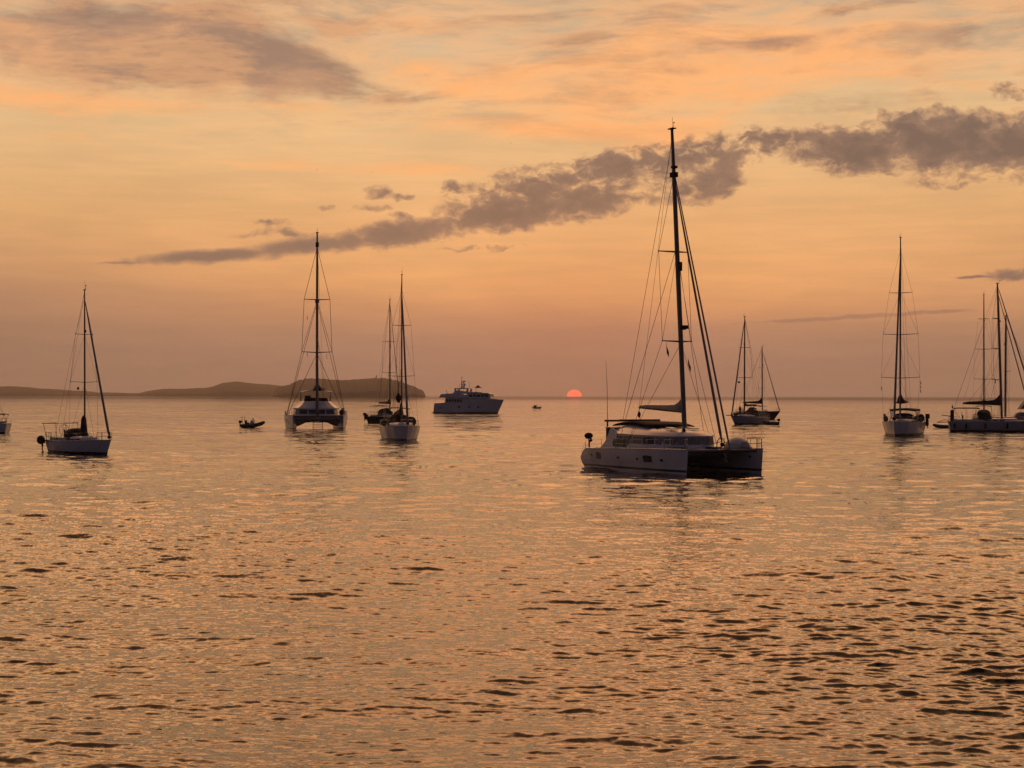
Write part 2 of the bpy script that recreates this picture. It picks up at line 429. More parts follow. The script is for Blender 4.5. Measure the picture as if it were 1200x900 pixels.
    nn = vm('NORMALIZE', vm('ADD', geo.outputs['Normal'], tot))
    L.new(nn, b.inputs['Normal'])
    L.new(mr(dist, 20, 400, 0.02, 0.06), b.inputs['Roughness'])
    # painted shade: dark diffuse mixed in far out, dimming the strip under the horizon
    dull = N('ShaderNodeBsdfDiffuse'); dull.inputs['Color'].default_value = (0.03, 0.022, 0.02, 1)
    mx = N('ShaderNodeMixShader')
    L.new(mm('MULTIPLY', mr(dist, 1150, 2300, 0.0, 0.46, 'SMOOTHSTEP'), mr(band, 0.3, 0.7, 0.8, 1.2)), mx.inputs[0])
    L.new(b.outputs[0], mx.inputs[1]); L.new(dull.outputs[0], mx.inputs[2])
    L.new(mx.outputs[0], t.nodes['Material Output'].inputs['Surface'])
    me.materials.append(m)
    o = bpy.data.objects.new('sea', me); COL.objects.link(o)
    o['kind'] = 'structure'
    return o
sea_o = make_sea()
# a dark sea bed is never seen: the water is opaque at these angles
# ------------------------------------------------------------------ mesh helpers
class MB:
    "collects shapes; build() links them as one mesh object"
    def __init__(s): s.v = []; s.f = []; s.sm = []
    def add(s, vs, fs, smooth=False):
        o = len(s.v); s.v += [tuple(v) for v in vs]
        s.f += [tuple(i + o for i in f) for f in fs]; s.sm += [smooth] * len(fs)
        return s
    def box(s, c, d, rz=0, ry=0, taper=1.0):
        m = Matrix.Translation(c) @ Matrix.Rotation(rz, 4, 'Z') @ Matrix.Rotation(ry, 4, 'Y')
        vs = []
        for z in (-.5, .5):
            k = taper if z > 0 else 1
            for x, y in ((-.5, -.5), (.5, -.5), (.5, .5), (-.5, .5)): vs.append(m @ Vector((x * d[0] * k, y * d[1] * k, z * d[2])))
        return s.add(vs, [(3, 2, 1, 0), (4, 5, 6, 7), (0, 1, 5, 4), (1, 2, 6, 5), (2, 3, 7, 6), (3, 0, 4, 7)])
    def loft(s, rings, caps=True, closed=True, smooth=True):
        n = len(rings[0]); o = len(s.v); fs = []
        for a in range(len(rings) - 1):
            for i in range(n if closed else n - 1):
                j = (i + 1) % n
                fs.append((a * n + i, a * n + j, (a + 1) * n + j, (a + 1) * n + i))
        s.add([p for r in rings for p in r], fs, smooth)
        if caps:
            s.f.append(tuple(o + i for i in range(n - 1, -1, -1))); s.sm.append(False)
            s.f.append(tuple(o + (len(rings) - 1) * n + i for i in range(n))); s.sm.append(False)
        return s
    def tube(s, pts, r, n=8, flat=1.0, caps=True):
        pts = [Vector(p) for p in pts]; k = len(pts)
        rr = r if isinstance(r, (list, tuple)) else [r] * k
        rings = []; up = None
        for i, p in enumerate(pts):
            t = ((pts[min(i + 1, k - 1)] - pts[max(i - 1, 0)]).normalized())
            if up is None:
                up = Vector((0, 1, 0)) if abs(t.y) < 0.9 else Vector((1, 0, 0))
            u = (up - t * up.dot(t)).normalized(); w = t.cross(u); up = u
            rings.append([p + (u * math.cos(a) * flat + w * math.sin(a)) * rr[i] for a in [2 * math.pi * j / n for j in range(n)]])
        return s.loft(rings, caps)
    def wire(s, a, b, r=0.012, sag=0.0):
        a = Vector(a); b = Vector(b)
        pts = [a, b] if not sag else [a.lerp(b, t / 6) - Vector((0, 0, sag * 4 * (t / 6) * (1 - t / 6))) for t in range(7)]
        return s.tube(pts, r, 5)
    def ball(s, c, r, seg=12, rings=8):
        r = (r, r, r) if not isinstance(r, tuple) else r
        vs = []; fs = []
        for i in range(rings + 1):
            th = math.pi * i / rings
            for j in range(seg):
                ph = 2 * math.pi * j / seg
                vs.append((c[0] + r[0] * math.sin(th) * math.cos(ph), c[1] + r[1] * math.sin(th) * math.sin(ph), c[2] + r[2] * math.cos(th)))
        for i in range(rings):
            for j in range(seg):
                k = (j + 1) % seg; fs.append((i * seg + j, (i + 1) * seg + j, (i + 1) * seg + k, i * seg + k))
        return s.add(vs, fs, True)
    def prism(s, poly, y0, y1, smooth=False):
        "outline in x,z pushed across from y0 to y1"
        return s.loft([[(x, y0, z) for x, z in poly], [(x, y1, z) for x, z in poly]], True, True, smooth)
    def slab(s, poly, z0, z1, taper=1.0):
        "outline in x,y pushed up from z0 to z1"
        cx = sum(p[0] for p in poly) / len(poly); cy = sum(p[1] for p in poly) / len(poly)
        return s.loft([[(x, y, z0) for x, y in poly], [(cx + (x - cx) * taper, cy + (y - cy) * taper, z1) for x, y in poly]], True, True, False)
    def build(s, name, m, parent=None, bevel=0.0, label=None):
        me = bpy.data.meshes.new(name)
        me.from_pydata(s.v, [], s.f)
        me.polygons.foreach_set('use_smooth', s.sm)
        me.materials.append(MT[m] if isinstance(m, str) else m)
        bm = bmesh.new(); bm.from_mesh(me); bmesh.ops.remove_doubles(bm, verts=bm.verts, dist=1e-5)
        bmesh.ops.recalc_face_normals(bm, faces=bm.faces)
        for e in bm.edges:
            if len(e.link_faces) == 2 and e.calc_face_angle(0) > 0.75: e.smooth = False
        bm.to_mesh(me); bm.free()
        o = bpy.data.objects.new(name, me); COL.objects.link(o)
        if parent: o.parent = parent
        if bevel:
            b = o.modifiers.new('bevel', 'BEVEL'); b.width = bevel; b.segments = 2; b.limit_method = 'ANGLE'
        if label: o['label'] = label
        return o

def thing(name, loc, heading, label, cat, group=None, scale=1.0, heel=0.0):
    o = bpy.data.objects.new(name, None); COL.objects.link(o)
    o.empty_display_size = 0.5
    o.location = loc; o.rotation_euler = (R(heel), 0, R(heading)); o.scale = (scale,) * 3
    return tag(o, label, cat, group)
def lone(mb, name, m, root, label, cat, group=None):
    "a separate top-level thing placed in the frame of a boat (not parented)"
    o = mb.build(name, m)
    bpy.context.view_layer.update()
    o.matrix_world = root.matrix_world.copy()
    return tag(o, label, cat, group)
def lone_empty(name, root, label, cat, group=None):
    o = bpy.data.objects.new(name, None); COL.objects.link(o)
    bpy.context.view_layer.update()
    o.matrix_world = root.matrix_world.copy()
    return tag(o, label, cat, group)

def lerp(a, b, t): return a + (b - a) * t
def curve(pts, t):
    for (t0, v0), (t1, v1) in zip(pts, pts[1:]):
        if t <= t1:
            u = (t - t0) / (t1 - t0); u = u * u * (3 - 2 * u) * 0.5 + u * 0.5
            return lerp(v0, v1, u)
    return pts[-1][1]

def hull_rings(L, beam, z_stern, z_bow, draft=0.5, overhang=0.6, transom=0.75, full=0.6, n=22, side=1.0, wl_k=0.86, stern_rake=0.25, yc=0.0, vee=False, z_mid=None, knuckle=0.0):
    """stations from stern (-L/2) to bow (+L/2) on deck; overhang: how far the stem leans forward from water to deck"""
    rings = []
    zm = z_mid if z_mid is not None else min(z_stern, z_bow) - 0.04
    for i in range(n + 1):
        t = i / n; t = 1 - (1 - t) ** 1.25
        bd = beam / 2 * curve([(0, transom), (0.25, 0.95), (0.42, 1.0), (full, 0.95), (0.8, 0.66), (0.92, 0.34), (1, 0.015)], t)
        zd = curve([(0, z_stern), (0.35, zm), (1, z_bow)], t)
        rise = max(0, (t - 0.55) / 0.45)
        bw = bd * lerp(wl_k, 0.55, rise)
        dr = draft * curve([(0, 0.15), (0.3, 0.9), (0.6, 1.0), (0.9, 0.7), (1, 0.45)], t)
        xd = -L / 2 + L * t
        def X_(z):   # stem lean and transom rake
            k = (z - zd) / (zd + 0.001)
            return xd + overhang * k * max(0, (t - 0.5) / 0.5) ** 1.5 - (stern_rake * k * max(0, (0.25 - t) / 0.25))
        pr = [(0, -dr), (bw * 0.55, -dr * 0.7), (bw * 0.93, -0.08), (bw, 0.10), (lerp(bw, bd, 0.45), zd * 0.4), (lerp(bw, bd, 0.8), zd * 0.72), (bd, zd)]
        ring = [(X_(z), yc + y, z) for y, z in pr] + [(X_(z), yc - y, z) for y, z in reversed(pr[1:])]
        rings.append(ring)
    return rings

def make_hull(root, L, beam, z_stern, z_bow, m='gel', name='hull', stripe='stripe', cap='steel', **kw):
    rg = hull_rings(L, beam, z_stern, z_bow, **kw)
    h = MB().loft([r for r in rg], True, True, True).build(name, m, root)
    nn = len(rg[0])
    # deck: a slightly crowned sheet just under the sheer
    d = MB(); rows = []
    for r in rg:
        a, b = Vector(r[6]), Vector(r[7])
        c = (a + b) / 2; w = (a - b).length
        rows.append([a + Vector((0, 0, .012)), a.lerp(c, .5) + Vector((0, 0, .02 + .015 * w)), c + Vector((0, 0, .02 + .02 * w)), b.lerp(c, .5) + Vector((0, 0, .02 + .015 * w)), b + Vector((0, 0, .012))])
    d.loft(rows, False, False, True).build('deck', 'deck', root)
    # boot stripe round the waterline, standing proud
    if stripe:
        for sgn in (1, -1):
            rows = []
            for r in rg:
                k = [Vector(p) for p in (r[2], r[3], r[4])] if sgn > 0 else [Vector(p) for p in (r[11], r[10], r[9])]
                q = [k[0], k[1], k[1].lerp(k[2], 0.22)]
                yc = kw.get('yc', 0.0)
                rows.append([(p.x + (0.012 if r is rg[-1] else 0), p.y + 0.012 * sgn, p.z) for p in q])
            MB().loft(rows, False, False, True).build('boot_stripe', stripe, h)
    # toe rail
    for sgn in (6, 7):
        MB().tube([Vector(r[sgn]) + Vector((0, 0, .02)) for r in rg], 0.022, 5).build('toe_rail', 'grey', h)
    return h, rg

def deck_at(rg, x):
    best = min(rg, key=lambda r: abs(r[6][0] - x))
    return abs(best[6][1] - best[7][1]) / 2, best[6][2]

def guard_rails(root, rg, x0, x1, h=0.62, step=1.9, r=0.014, wires=2):
    for sgn, idx in ((1, 6), (-1, 7)):
        st = ln = MB(); tops = []
        x = x0
        while x <= x1 + 0.01:
            best = min(rg, key=lambda q: abs(q[6][0] - x)); p = Vector(best[idx]); p = Vector((x, p.y - 0.06 * sgn, p.z))
            st.tube([p, p + Vector((0, 0, h))], r, 5); tops.append(p); x += step
        for a, b in zip(tops, tops[1:]):
            for w in range(wires):
                z = h * (1 - 0.5 * w) - 0.01
                ln.wire(a + Vector((0, 0, z)), b + Vector((0, 0, z)), r * 0.55, 0.0)
        st.build('guard_rail', 'steel', root)

def pulpit(root, rg, bow=True, h=0.62, r=0.018, length=1.1):
    m = MB()
    xs = rg[-1][6][0] if bow else rg[0][6][0]
    s = -1 if bow else 1
    pts = {}
    for sgn, idx in ((1, 6), (-1, 7)):
        for k in (0.08, length * 0.55, length):
            best = min(rg, key=lambda q: abs(q[6][0] - (xs + s * k))); p = Vector(best[idx]); pts[(sgn, k)] = Vector((xs + s * k, p.y * 0.92, p.z))
            m.tube([pts[(sgn, k)], pts[(sgn, k)] + Vector((0, 0, h))], r, 5)
    order = [pts[(1, k)] for k in (length, length * 0.55, 0.08)] + [pts[(-1, k)] for k in (0.08, length * 0.55, length)]
    for f in (1.0, 0.5):
        m.tube([p + Vector((0, 0, h * f)) for p in order], r, 5)
    m.build('pulpit' if bow else 'pushpit', 'steel', root)

def mast_rig(root, x, z0, H, rake=0.0, y=0.0, rad=0.09, spreaders=(), chain=None, fore=None, fore_r=0.06, fore_top=0.95, back=None,
             lean=0.0, wire=0.012, mm='alu', inner=None, radar=None, lazy=None, furled_mat='cloth', light=True, top_gear=True, lower=True, second_fore=None):
    """mast standing at x; rake: metres the top leans aft; spreaders: (height fraction, half width, sweep aft)
       chain: (x, half beam, z) of the chainplates; fore/back: points the stays go down to"""
    top = Vector((x - rake, y + lean, z0 + H)); base = Vector((x, y, z0))
    P_ = lambda t: base.lerp(top, t)
    mast = MB()
    mast.tube([P_(0), P_(.5), P_(.8), P_(1)], [rad, rad, rad * .9, rad * .6], 10, 0.72)
    mo = mast.build('mast', mm, root)
    sp_tips = []
    for f, w, sw in spreaders:
        m = MB(); c = P_(f); tips = {}
        for s in (1, -1):
            tip = c + Vector((-sw, s * w, 0.05 * w)); tips[s] = tip
            m.tube([c, tip], [rad * 0.34, rad * 0.2], 6, 1.0)
            m.box(tip, (0.1, 0.03, 0.09))
        m.build('spreader', mm, mo); sp_tips.append((f, tips))
    if chain:
        cx, cb, cz = chain
        for s in (1, -1):
            m = MB(); foot = Vector((cx, y + s * cb, cz))
            prev = foot
            for f, tips in sorted(sp_tips, key=lambda q: q[0]): m.wire(prev, tips[s], wire); prev = tips[s]
            m.wire(prev, P_(fore_top), wire)
            if lower and sp_tips:
                m.wire(foot + Vector((-0.35, -0.1 * s, 0)), P_(min(q[0] for q in sp_tips)) - Vector((0, 0, .1)), wire)
                fs = sorted(sp_tips, key=lambda q: q[0])
                for k in range(len(fs)):
                    nxt = fs[k + 1][0] if k + 1 < len(fs) else min(0.99, fore_top)
                    if k + 1 < len(fs): m.wire(fs[k][1][s], P_(nxt), wire * .8)
            m.build('shroud', 'wire', mo)
    if fore:
        a = Vector(fore); b = P_(fore_top)
        m = MB(); m.wire(a, b, wire * 0.9); m.build('forestay', 'wire', mo)
        if fore_r:
            q = lambda t: a.lerp(b, t)
            m = MB(); m.tube([q(.02), q(.05), q(.12), q(.4), q(.75), q(.95), q(.97)], [fore_r * .5, fore_r * 1.1, fore_r * 1.15, fore_r, fore_r * .8, fore_r * .45, fore_r * .3], 8)
            m.build('furled_sail', furled_mat, mo)
            m = MB(); m.tube([q(.006), q(.016)], fore_r * 1.7, 8); m.build('furling_drum', 'dark', mo)
    if second_fore:
        a = Vector(second_fore[0]); b = P_(second_fore[1]); r2 = second_fore[2]
        m = MB(); m.tube([a, a.lerp(b, .05), a.lerp(b, .5), a.lerp(b, .96), b], [r2 * .6, r2, r2 * .9, r2 * .5, r2 * .3], 7); m.build('furled_sail', furled_mat, mo)
    if back:
        m = MB()
        for p in back: m.wire(p, P_(0.995), wire)
        m.build('backstay', 'wire', mo)
    # halyards down the mast
    m = MB()
    m.wire(P_(.02) + Vector((-rad * 1.5, 0.05, 0.4)), P_(.97) + Vector((-rad, 0.02, 0)), wire * .7)
    m.wire(P_(.02) + Vector((rad * 1.4, -0.07, 0.4)), P_(.9) + Vector((rad, -0.02, 0)), wire * .7)
    m.build('halyard', 'wire', mo)
    if radar:
        c = P_(radar)
        m = MB(); m.tube([c + Vector((rad * .5, 0, -.03)), c + Vector((rad + .38, 0, -.03))], 0.03, 5)
        m.tube([c + Vector((rad + .28, 0, 0)), c + Vector((rad + .28, 0, .2))], 0.23, 12); m.build('radar', 'gel', mo)
    if light:
        c = P_(0.72); MB().box(c + Vector((rad + .05, 0, 0)), (.1, .09, .22)).build('mast_light', 'dark', mo)
    if top_gear:
        m = MB(); t_ = top
        m.wire(t_ + Vector((0, .04, 0)), t_ + Vector((-.02, .04, .75)), 0.010)
        m.wire(t_, t_ + Vector((.30, -.05, .18)), 0.012); m.wire(t_ + Vector((.30, -.05, .10)), t_ + Vector((.30, -.05, .34)), 0.012)
        m.box(t_ + Vector((.30, -.05, .36)), (.16, .03, .05)); m.box(t_ + Vector((0, 0, .03)), (rad * 3, rad * 1.6, .06))
        m.build('masthead_gear', 'dark', mo)
    return mo, P_

def boom_sail(root, mo, P_, zf, length, rise=0.0, r=0.07, sail_r=0.16, stack=0.9, m='cloth', lift=True, wire=0.01, lazy=True, yaw=0.0):
    "boom with the lowered mainsail in its cover, peak rising up the mast"
    g = P_(zf); d = Vector((-math.cos(R(yaw)), math.sin(R(yaw)), 0))
    end = g + d * length + Vector((0, 0, rise))
    b = MB(); b.tube([g + d * .06, end], [r, r * .8], 8); bo = b.build('boom', 'alu', mo)
    def q(t): return g + d * .1 + (end - g) * t * 0.97
    rings = []
    for t, w, h in ((0.0, .55, stack), (.03, .8, stack * .93), (.10, 1, stack * .62), (.18, 1.05, stack * .42), (.35, 1.0, stack * .34), (.6, .9, stack * .27), (.85, .7, stack * .2), (1.0, .3, stack * .1)):
        c = q(t); w = w * sail_r
        side = Vector((-d.y, d.x, 0))
        rings.append([c + side * (math.cos(a) * w * (1 if math.sin(a) < 0 else (1 - .55 * math.sin(a)))) + Vector((0, 0, r * .6 + (h if math.sin(a) > 0 else .06) * math.sin(a))) for a in [2 * math.pi * j / 10 for j in range(10)]])
    MB().loft(rings).build('sail_cover', m, mo)
    if lift:
        w = MB(); w.wire(end, P_(0.985), wire)
        w.build('topping_lift', 'wire', mo)
    if lazy:
        w = MB(); side = Vector((-d.y, d.x, 0)) * sail_r
        for s in (1, -1):
            k = P_(zf + (1 - zf) * .36)
            for t in (.3, .62, .9): w.wire(q(t) + side * s * .8, k, wire * .8)
        w.build('lazy_jack', 'wire', mo)
    sh = MB(); sh.wire(end + Vector((0, 0, -.05)) * 1, end + Vector((.1, 0, -max(.6, g.z * .25))), wire * 1.5)
    sh.build('mainsheet', 'wire', mo)
    return bo, end

def cabin(root, pts, z0, z1, m='gel', name='cabin', win=None, taper=(0.93, 0.86), crown=0.06, rows=3):
    "pts: half outline [(x, half width)] from aft to fore; rounded house"
    rings = []
    full = [(x, w) for x, w in pts] + [(x, -w) for x, w in reversed(pts)]
    cx = (pts[0][0] + pts[-1][0]) / 2
    for f, k in ((0, 1.0), (.7, (1 + taper[1]) / 2 + .02), (.93, taper[1] + .01), (1.0, taper[1] - .06)):
        kx = 1 - (1 - taper[0]) * f
        rings.append([(cx + (x - cx) * kx, y * k, lerp(z0, z1, f)) for x, y in full])
    rings.append([(cx + (x - cx) * taper[0] * .8, y * taper[1] * .6, z1 + crown) for x, y in full])
    return MB().loft(rings, True, True, False).build(name, m, root, 0.03)

def sprayhood(root, x0, x1, w, z0, z1, m='dark', name='sprayhood', window=True):
    "canvas hood over the companionway, arched"
    rings = []
    for t, k, zz in ((0, 1.0, 1.0), (.45, 1.0, 1.04), (.75, .97, .85), (1.0, .88, .12)):
        x = lerp(x0, x1, t); rings.append([(x, w * k * math.cos(a) * (1 if abs(math.cos(a)) < .6 else 1), z0 + (z1 - z0) * zz * max(0, math.sin(a)) ** .5) for a in [math.pi * j / 10 for j in range(11)]])
    o = MB().loft(rings, False, False, True).build(name, m, root)
    s = o.modifiers.new('s', 'SOLIDIFY'); s.thickness = 0.03
    if window:
        w2 = MB()
        for s_ in (-1, 0, 1):
            w2.box((lerp(x0, x1, .86), s_ * w * .5, lerp(z0, z1, .52)), (.03, w * .38, (z1 - z0) * .38), 0, -0.95 if x1 > x0 else .95)
        w2.build('window', 'glass', o)
    return o

def bimini(root, x0, x1, w, z0, z1, m='dark', legs=3, name='bimini', thick=0.04, crown=.12, r=0.018):
    top = MB(); rows = []
    for t in (0, .15, .5, .85, 1):
        x = lerp(x0, x1, t); e = -.06 if t in (0, 1) else 0
        rows.append([(x, w * s, z1 + e + crown * (1 - s * s)) for s in (-1, -.75, -.4, 0, .4, .75, 1)] + [(x, w * s, z1 + e + crown * (1 - s * s) - thick) for s in (1, .75, .4, 0, -.4, -.75, -1)])
    b = top.loft(rows, True, True, False).build(name, m, root)
    fr = MB()
    for k in range(legs):
        x = lerp(x0, x1, k / max(1, legs - 1)); xb = lerp(x0, x1, .3 + .4 * k / max(1, legs - 1))
        fr.tube([(xb, -w, z0), (x, -w, z1 - .03), (x, 0, z1 + crown - .05), (x, w, z1 - .03), (xb, w, z0)], r, 5)
    fr.build('bimini_frame', 'steel', root)
    return b

def flag_mesh(top, w, h, seed=0, droop=0.6):
    rs = random.Random(seed); rows = []
    for i in range(7):
        t = i / 6
        x = w * t * (1 - droop * .5)
        rows.append([(top[0] + .05 * math.sin(5 * t + seed), top[1] + x + .02 * rs.random(), top[2] - droop * w * t * 1.1 - h * k + .03 * math.sin(7 * t + k)) for k in (0, .5, 1)])
    m = MB(); m.loft(rows, False, False, True)
    b = MB(); b.loft([[(p[0] + .012, p[1], p[2]) for p in r] for r in rows], False, False, True)
    m.v += b.v; n = len(b.v); m.f += [tuple(i + n for i in f)[::-1] for f in b.f]; m.sm += b.sm
    return m

def person(root, x, y, z, label, yaw=0, h=1.72, seated=False, arm=20):
    "one continuous figure, grown over a skeleton with a Skin modifier"
    k = h / 1.75
    J = dict(pel=(0, 0, .95), spine=(0, 0, 1.15), chest=(0, 0, 1.36), neck=(0, 0, 1.50), head=(.02, 0, 1.60), crown=(.02, 0, 1.72),
             hl=(0, .10, .92), kl=(.04, .12, .50), al=(-.02, .13, .09), fl=(.14, .14, .03), hr=(0, -.10, .92), kr=(.01, -.12, .50), ar=(-.03, -.13, .09), fr=(.13, -.14, .03),
             sl=(0, .19, 1.42), el=(.0, .26, 1.14), wl=(.12, .24, .92), nl=(.16, .23, .84), sr=(0, -.19, 1.42), er=(-.02, -.26, 1.14), wr=(.14, -.2, .95), nr=(.18, -.18, .88))
    if seated:
        dz = -.45
        for n_, p in list(J.items()):
            if n_[0] not in 'kaf' or n_ in (): J[n_] = (p[0], p[1], p[2] + dz)
        J['kl'] = (.42, .14, .50); J['kr'] = (.42, -.14, .50); J['al'] = (.40, .14, .09); J['ar'] = (.40, -.14, .09); J['fl'] = (.54, .14, .03); J['fr'] = (.54, -.14, .03)
    rad = dict(pel=.15, spine=.13, chest=.155, neck=.055, head=.095, crown=.075, hl=.10, hr=.10, kl=.062, kr=.062, al=.042, ar=.042, fl=.035, fr=.035,
               sl=.07, sr=.07, el=.042, er=.042, wl=.03, wr=.03, nl=.032, nr=.032)
    E = [('pel', 'spine'), ('spine', 'chest'), ('chest', 'neck'), ('neck', 'head'), ('head', 'crown')]
    for s in 'lr': E += [('pel', 'h' + s), ('h' + s, 'k' + s), ('k' + s, 'a' + s), ('a' + s, 'f' + s), ('chest', 's' + s), ('s' + s, 'e' + s), ('e' + s, 'w' + s), ('w' + s, 'n' + s)]
    names = list(J); me = bpy.data.meshes.new('person')
    me.from_pydata([tuple(c * k for c in J[n_]) for n_ in names], [(names.index(a), names.index(b)) for a, b in E], [])
    o = bpy.data.objects.new('person', me); COL.objects.link(o)
    bpy.context.view_layer.update()
    md = o.modifiers.new('skin', 'SKIN'); sb = o.modifiers.new('sub', 'SUBSURF'); sb.levels = 1; sb.render_levels = 2
    for i, n_ in enumerate(names):
        me.skin_vertices[0].data[i].radius = (rad[n_] * k, rad[n_] * k * (1.0 if n_ not in ('chest', 'pel', 'spine') else .85))
    me.skin_vertices[0].data[names.index('pel')].use_root = True
    me.materials.append(MT['shirt'])
    o.matrix_world = root.matrix_world @ Matrix.Translation((x, y, z)) @ Matrix.Rotation(R(yaw), 4, 'Z')
    tag(o, label, 'person')
    return o
def outboard(m, x, y, z, s=1.0):
    m.box((x, y, z + .28 * s), (.42 * s, .30 * s, .38 * s)); m.box((x - .02, y, z + .02), (.16 * s, .12 * s, .5 * s)); m.box((x - .04 * s, y, z - .35 * s), (.12 * s, .06 * s, .5 * s))
    m.box((x - .02 * s, y, z - .55 * s), (.3 * s, .05 * s, .04 * s)); m.tube([(x - .05 * s, y, z - .66 * s), (x + .2 * s, y, z - .66 * s)], [.05 * s, .035 * s], 6)
    m.tube([(x + .15 * s, y, z + .25 * s), (x + .55 * s, y, z + .33 * s)], .025 * s, 5)
    return m
# ------------------------------------------------------------------ hull lookups
def hull_y(rg, x, z, outer):
    "y of the hull skin at x, z; outer=+1 takes the +y side"
    k = min(range(len(rg) - 1), key=lambda i: abs((rg[i][3][0] + rg[i + 1][3][0]) / 2 - x))
    r0, r1 = rg[k], rg[k + 1]
    def yy(r):
        pts = r[:7] if outer > 0 else [r[0]] + list(reversed(r[7:]))
        for a, b in zip(pts, pts[1:]):
            if a[2] <= z <= b[2]: return lerp(a[1], b[1], (z - a[2]) / (b[2] - a[2] + 1e-6))
        return pts[-1][1]
    x0, x1 = r0[3][0], r1[3][0]
    return lerp(yy(r0), yy(r1), min(1, max(0, (x - x0) / (x1 - x0 + 1e-6))))

def hull_window(parent, rg, x, z, w, h, side, m='glass', name='window', n=5, rim=None):
    mb = MB(); out = 0.012 * side; top = []; bot = []
    for i in range(n + 1):
        xx = x - w / 2 + w * i / n; hh = h / 2 * (1 - (.12 if w > .5 else .55) * abs(2 * i / n - 1) ** 6)
        top.append((xx, hull_y(rg, xx, z + hh, side) + out, z + hh)); bot.append((xx, hull_y(rg, xx, z - hh, side) + out, z - hh))
    mb.loft([bot, top], False, False, True)
    return mb.build(name, m, parent)

def cat_hull(root, L, bw, yc, z_bow, z_stern, name='hull', lo=0.55, xo=0.0):
    rings = []; n = 26
    for i in range(n + 1):
        t = i / n; t = 1 - (1 - t) ** 1.15
        x = xo - L / 2 + L * t
        b = bw / 2 * curve([(0, .70), (.12, .92), (.4, 1.0), (.62, .95), (.8, .70), (.93, .32), (1, .03)], t)
        zd = curve([(0, z_stern * lo), (.025, z_stern * .80), (.07, z_stern), (.45, lerp(z_stern, z_bow, .55)), (1, z_bow)], t)
        dr = curve([(0, .02), (.2, .35), (.6, .5), (.95, .4), (1, .25)], t)
        wl = b * lerp(.78, .6, t)
        bot = -dr if t > .02 else .05
        pr = [(0, bot), (wl * .55, bot * .7), (wl * .95, min(0, bot * .2) + .0), (wl, .14), (lerp(wl, b, .6), zd * .42), (b * .99, zd * .75), (b, zd)]
        rk = lambda z: -0.10 * (zd - z) * (t ** 8) + (.22 * (1 - z / max(zd, .1)) if t < .01 else 0)
        rings.append([(x + rk(z), yc + y, z) for y, z in pr] + [(x + rk(z), yc - y, z) for y, z in reversed(pr[1:])])
    h = MB().loft(rings).build(name, 'gel', root)
    d = MB().loft([[Vector(r[6]) + Vector((0, 0, .01)), (Vector(r[6]) + Vector(r[7])) / 2 + Vector((0, 0, .05)), Vector(r[7]) + Vector((0, 0, .01))] for r in rings], False, False, True)
    d.build('deck', 'deck', h)
    for s in (1, -1):
        rows = []; rows2 = []
        for r in rings:
            p3, p4 = (Vector(r[3]), Vector(r[4])) if s > 0 else (Vector(r[10]), Vector(r[9]))
            a = p3.lerp(p4, .02); b = p3.lerp(p4, .30)
            o = Vector((.012 if r is rings[-1] else 0, .012 * s, 0)); rows.append([a + o, b + o])
        MB().loft(rows, False, False, True).build('boot_stripe', 'stripe', h)
    for s in (6, 7):
        MB().tube([Vector(r[s]) + Vector((0, 0, .015)) for r in rings[1:]], .025, 5).build('rubbing_strake', 'grey', h)
    return h, rings

def outline_scale(o, kx, ky, cx=0.0): return [(cx + (x - cx) * kx, y * ky) for x, y in o]
def band(root, o, segs, z0, z1, off, m, name='window'):
    "panes set proud of a house outline; segs: (from, to) index fractions along the outline"
    outs = []
    pts = [Vector((x, y, 0)) for x, y in o]; acc = [0]
    for a, b in zip(pts, pts[1:]): acc.append(acc[-1] + (b - a).length)
    def atf(f):
        s = f * acc[-1]
        for i in range(len(pts) - 1):
            if s <= acc[i + 1] + 1e-6:
                t = (s - acc[i]) / (acc[i + 1] - acc[i] + 1e-9); d = (pts[i + 1] - pts[i]).normalized()
                return pts[i].lerp(pts[i + 1], t), Vector((d.y, -d.x, 0))
    c = sum(pts, Vector()) / len(pts)
    for a, b in segs:
        lo = []; hi_ = []
        for k in range(5):
            p, nrm = atf(lerp(a, b, k / 4)); nrm = nrm if nrm.dot(p - c) > 0 else -nrm
            lo.append(p + nrm * off[0] + Vector((0, 0, z0))); hi_.append(p + nrm * off[1] + Vector((0, 0, z1)))
        outs.append(MB().loft([lo, hi_], False, False, False).build(name, m, root))
    return outs

# ================================================================== the large catamaran in front
bow_c = Vector((12.4, 92.5, 0)); bd = Vector((0.4325, -0.90, 0)).normalized()
cat = thing('catamaran', bow_c + Vector((.1, 0, 0)) - bd * 6.25, math.degrees(math.atan2(bd.y, bd.x)),
            'large white catamaran at anchor nearest the camera, tall mast and boom bare of raised sail', 'catamaran')
hs, rs_ = cat_hull(cat, 12.0, 1.75, -2.6, 1.46, 1.22, xo=.3)
hp, rp_ = cat_hull(cat, 12.0, 1.75, 2.6, 1.46, 1.22, xo=.3)
for x, w, h, z in ((-3.9, .22, .13, .86), (-.45, .26, .15, .80), (1.8, .26, .15, .80), (4.2, .28, .15, .80), (-2.95, .62, .42, .84), (2.85, .85, .40, .84)):
    hull_window(hs, rs_, x, z, w, h, -1)
for x, w, h, z in ((-3.9, .22, .13, .86), (-.45, .26, .15, .80), (1.8, .26, .15, .80), (4.2, .28, .15, .80), (-2.95, .62, .42, .84), (2.85, .85, .40, .84)):
    hull_window(hp, rp_, x, z, w, h, 1)
hull_window(hp, rp_, 5.35, .98, .22, .13, -1); hull_window(hs, rs_, 5.35, .98, .22, .13, 1)
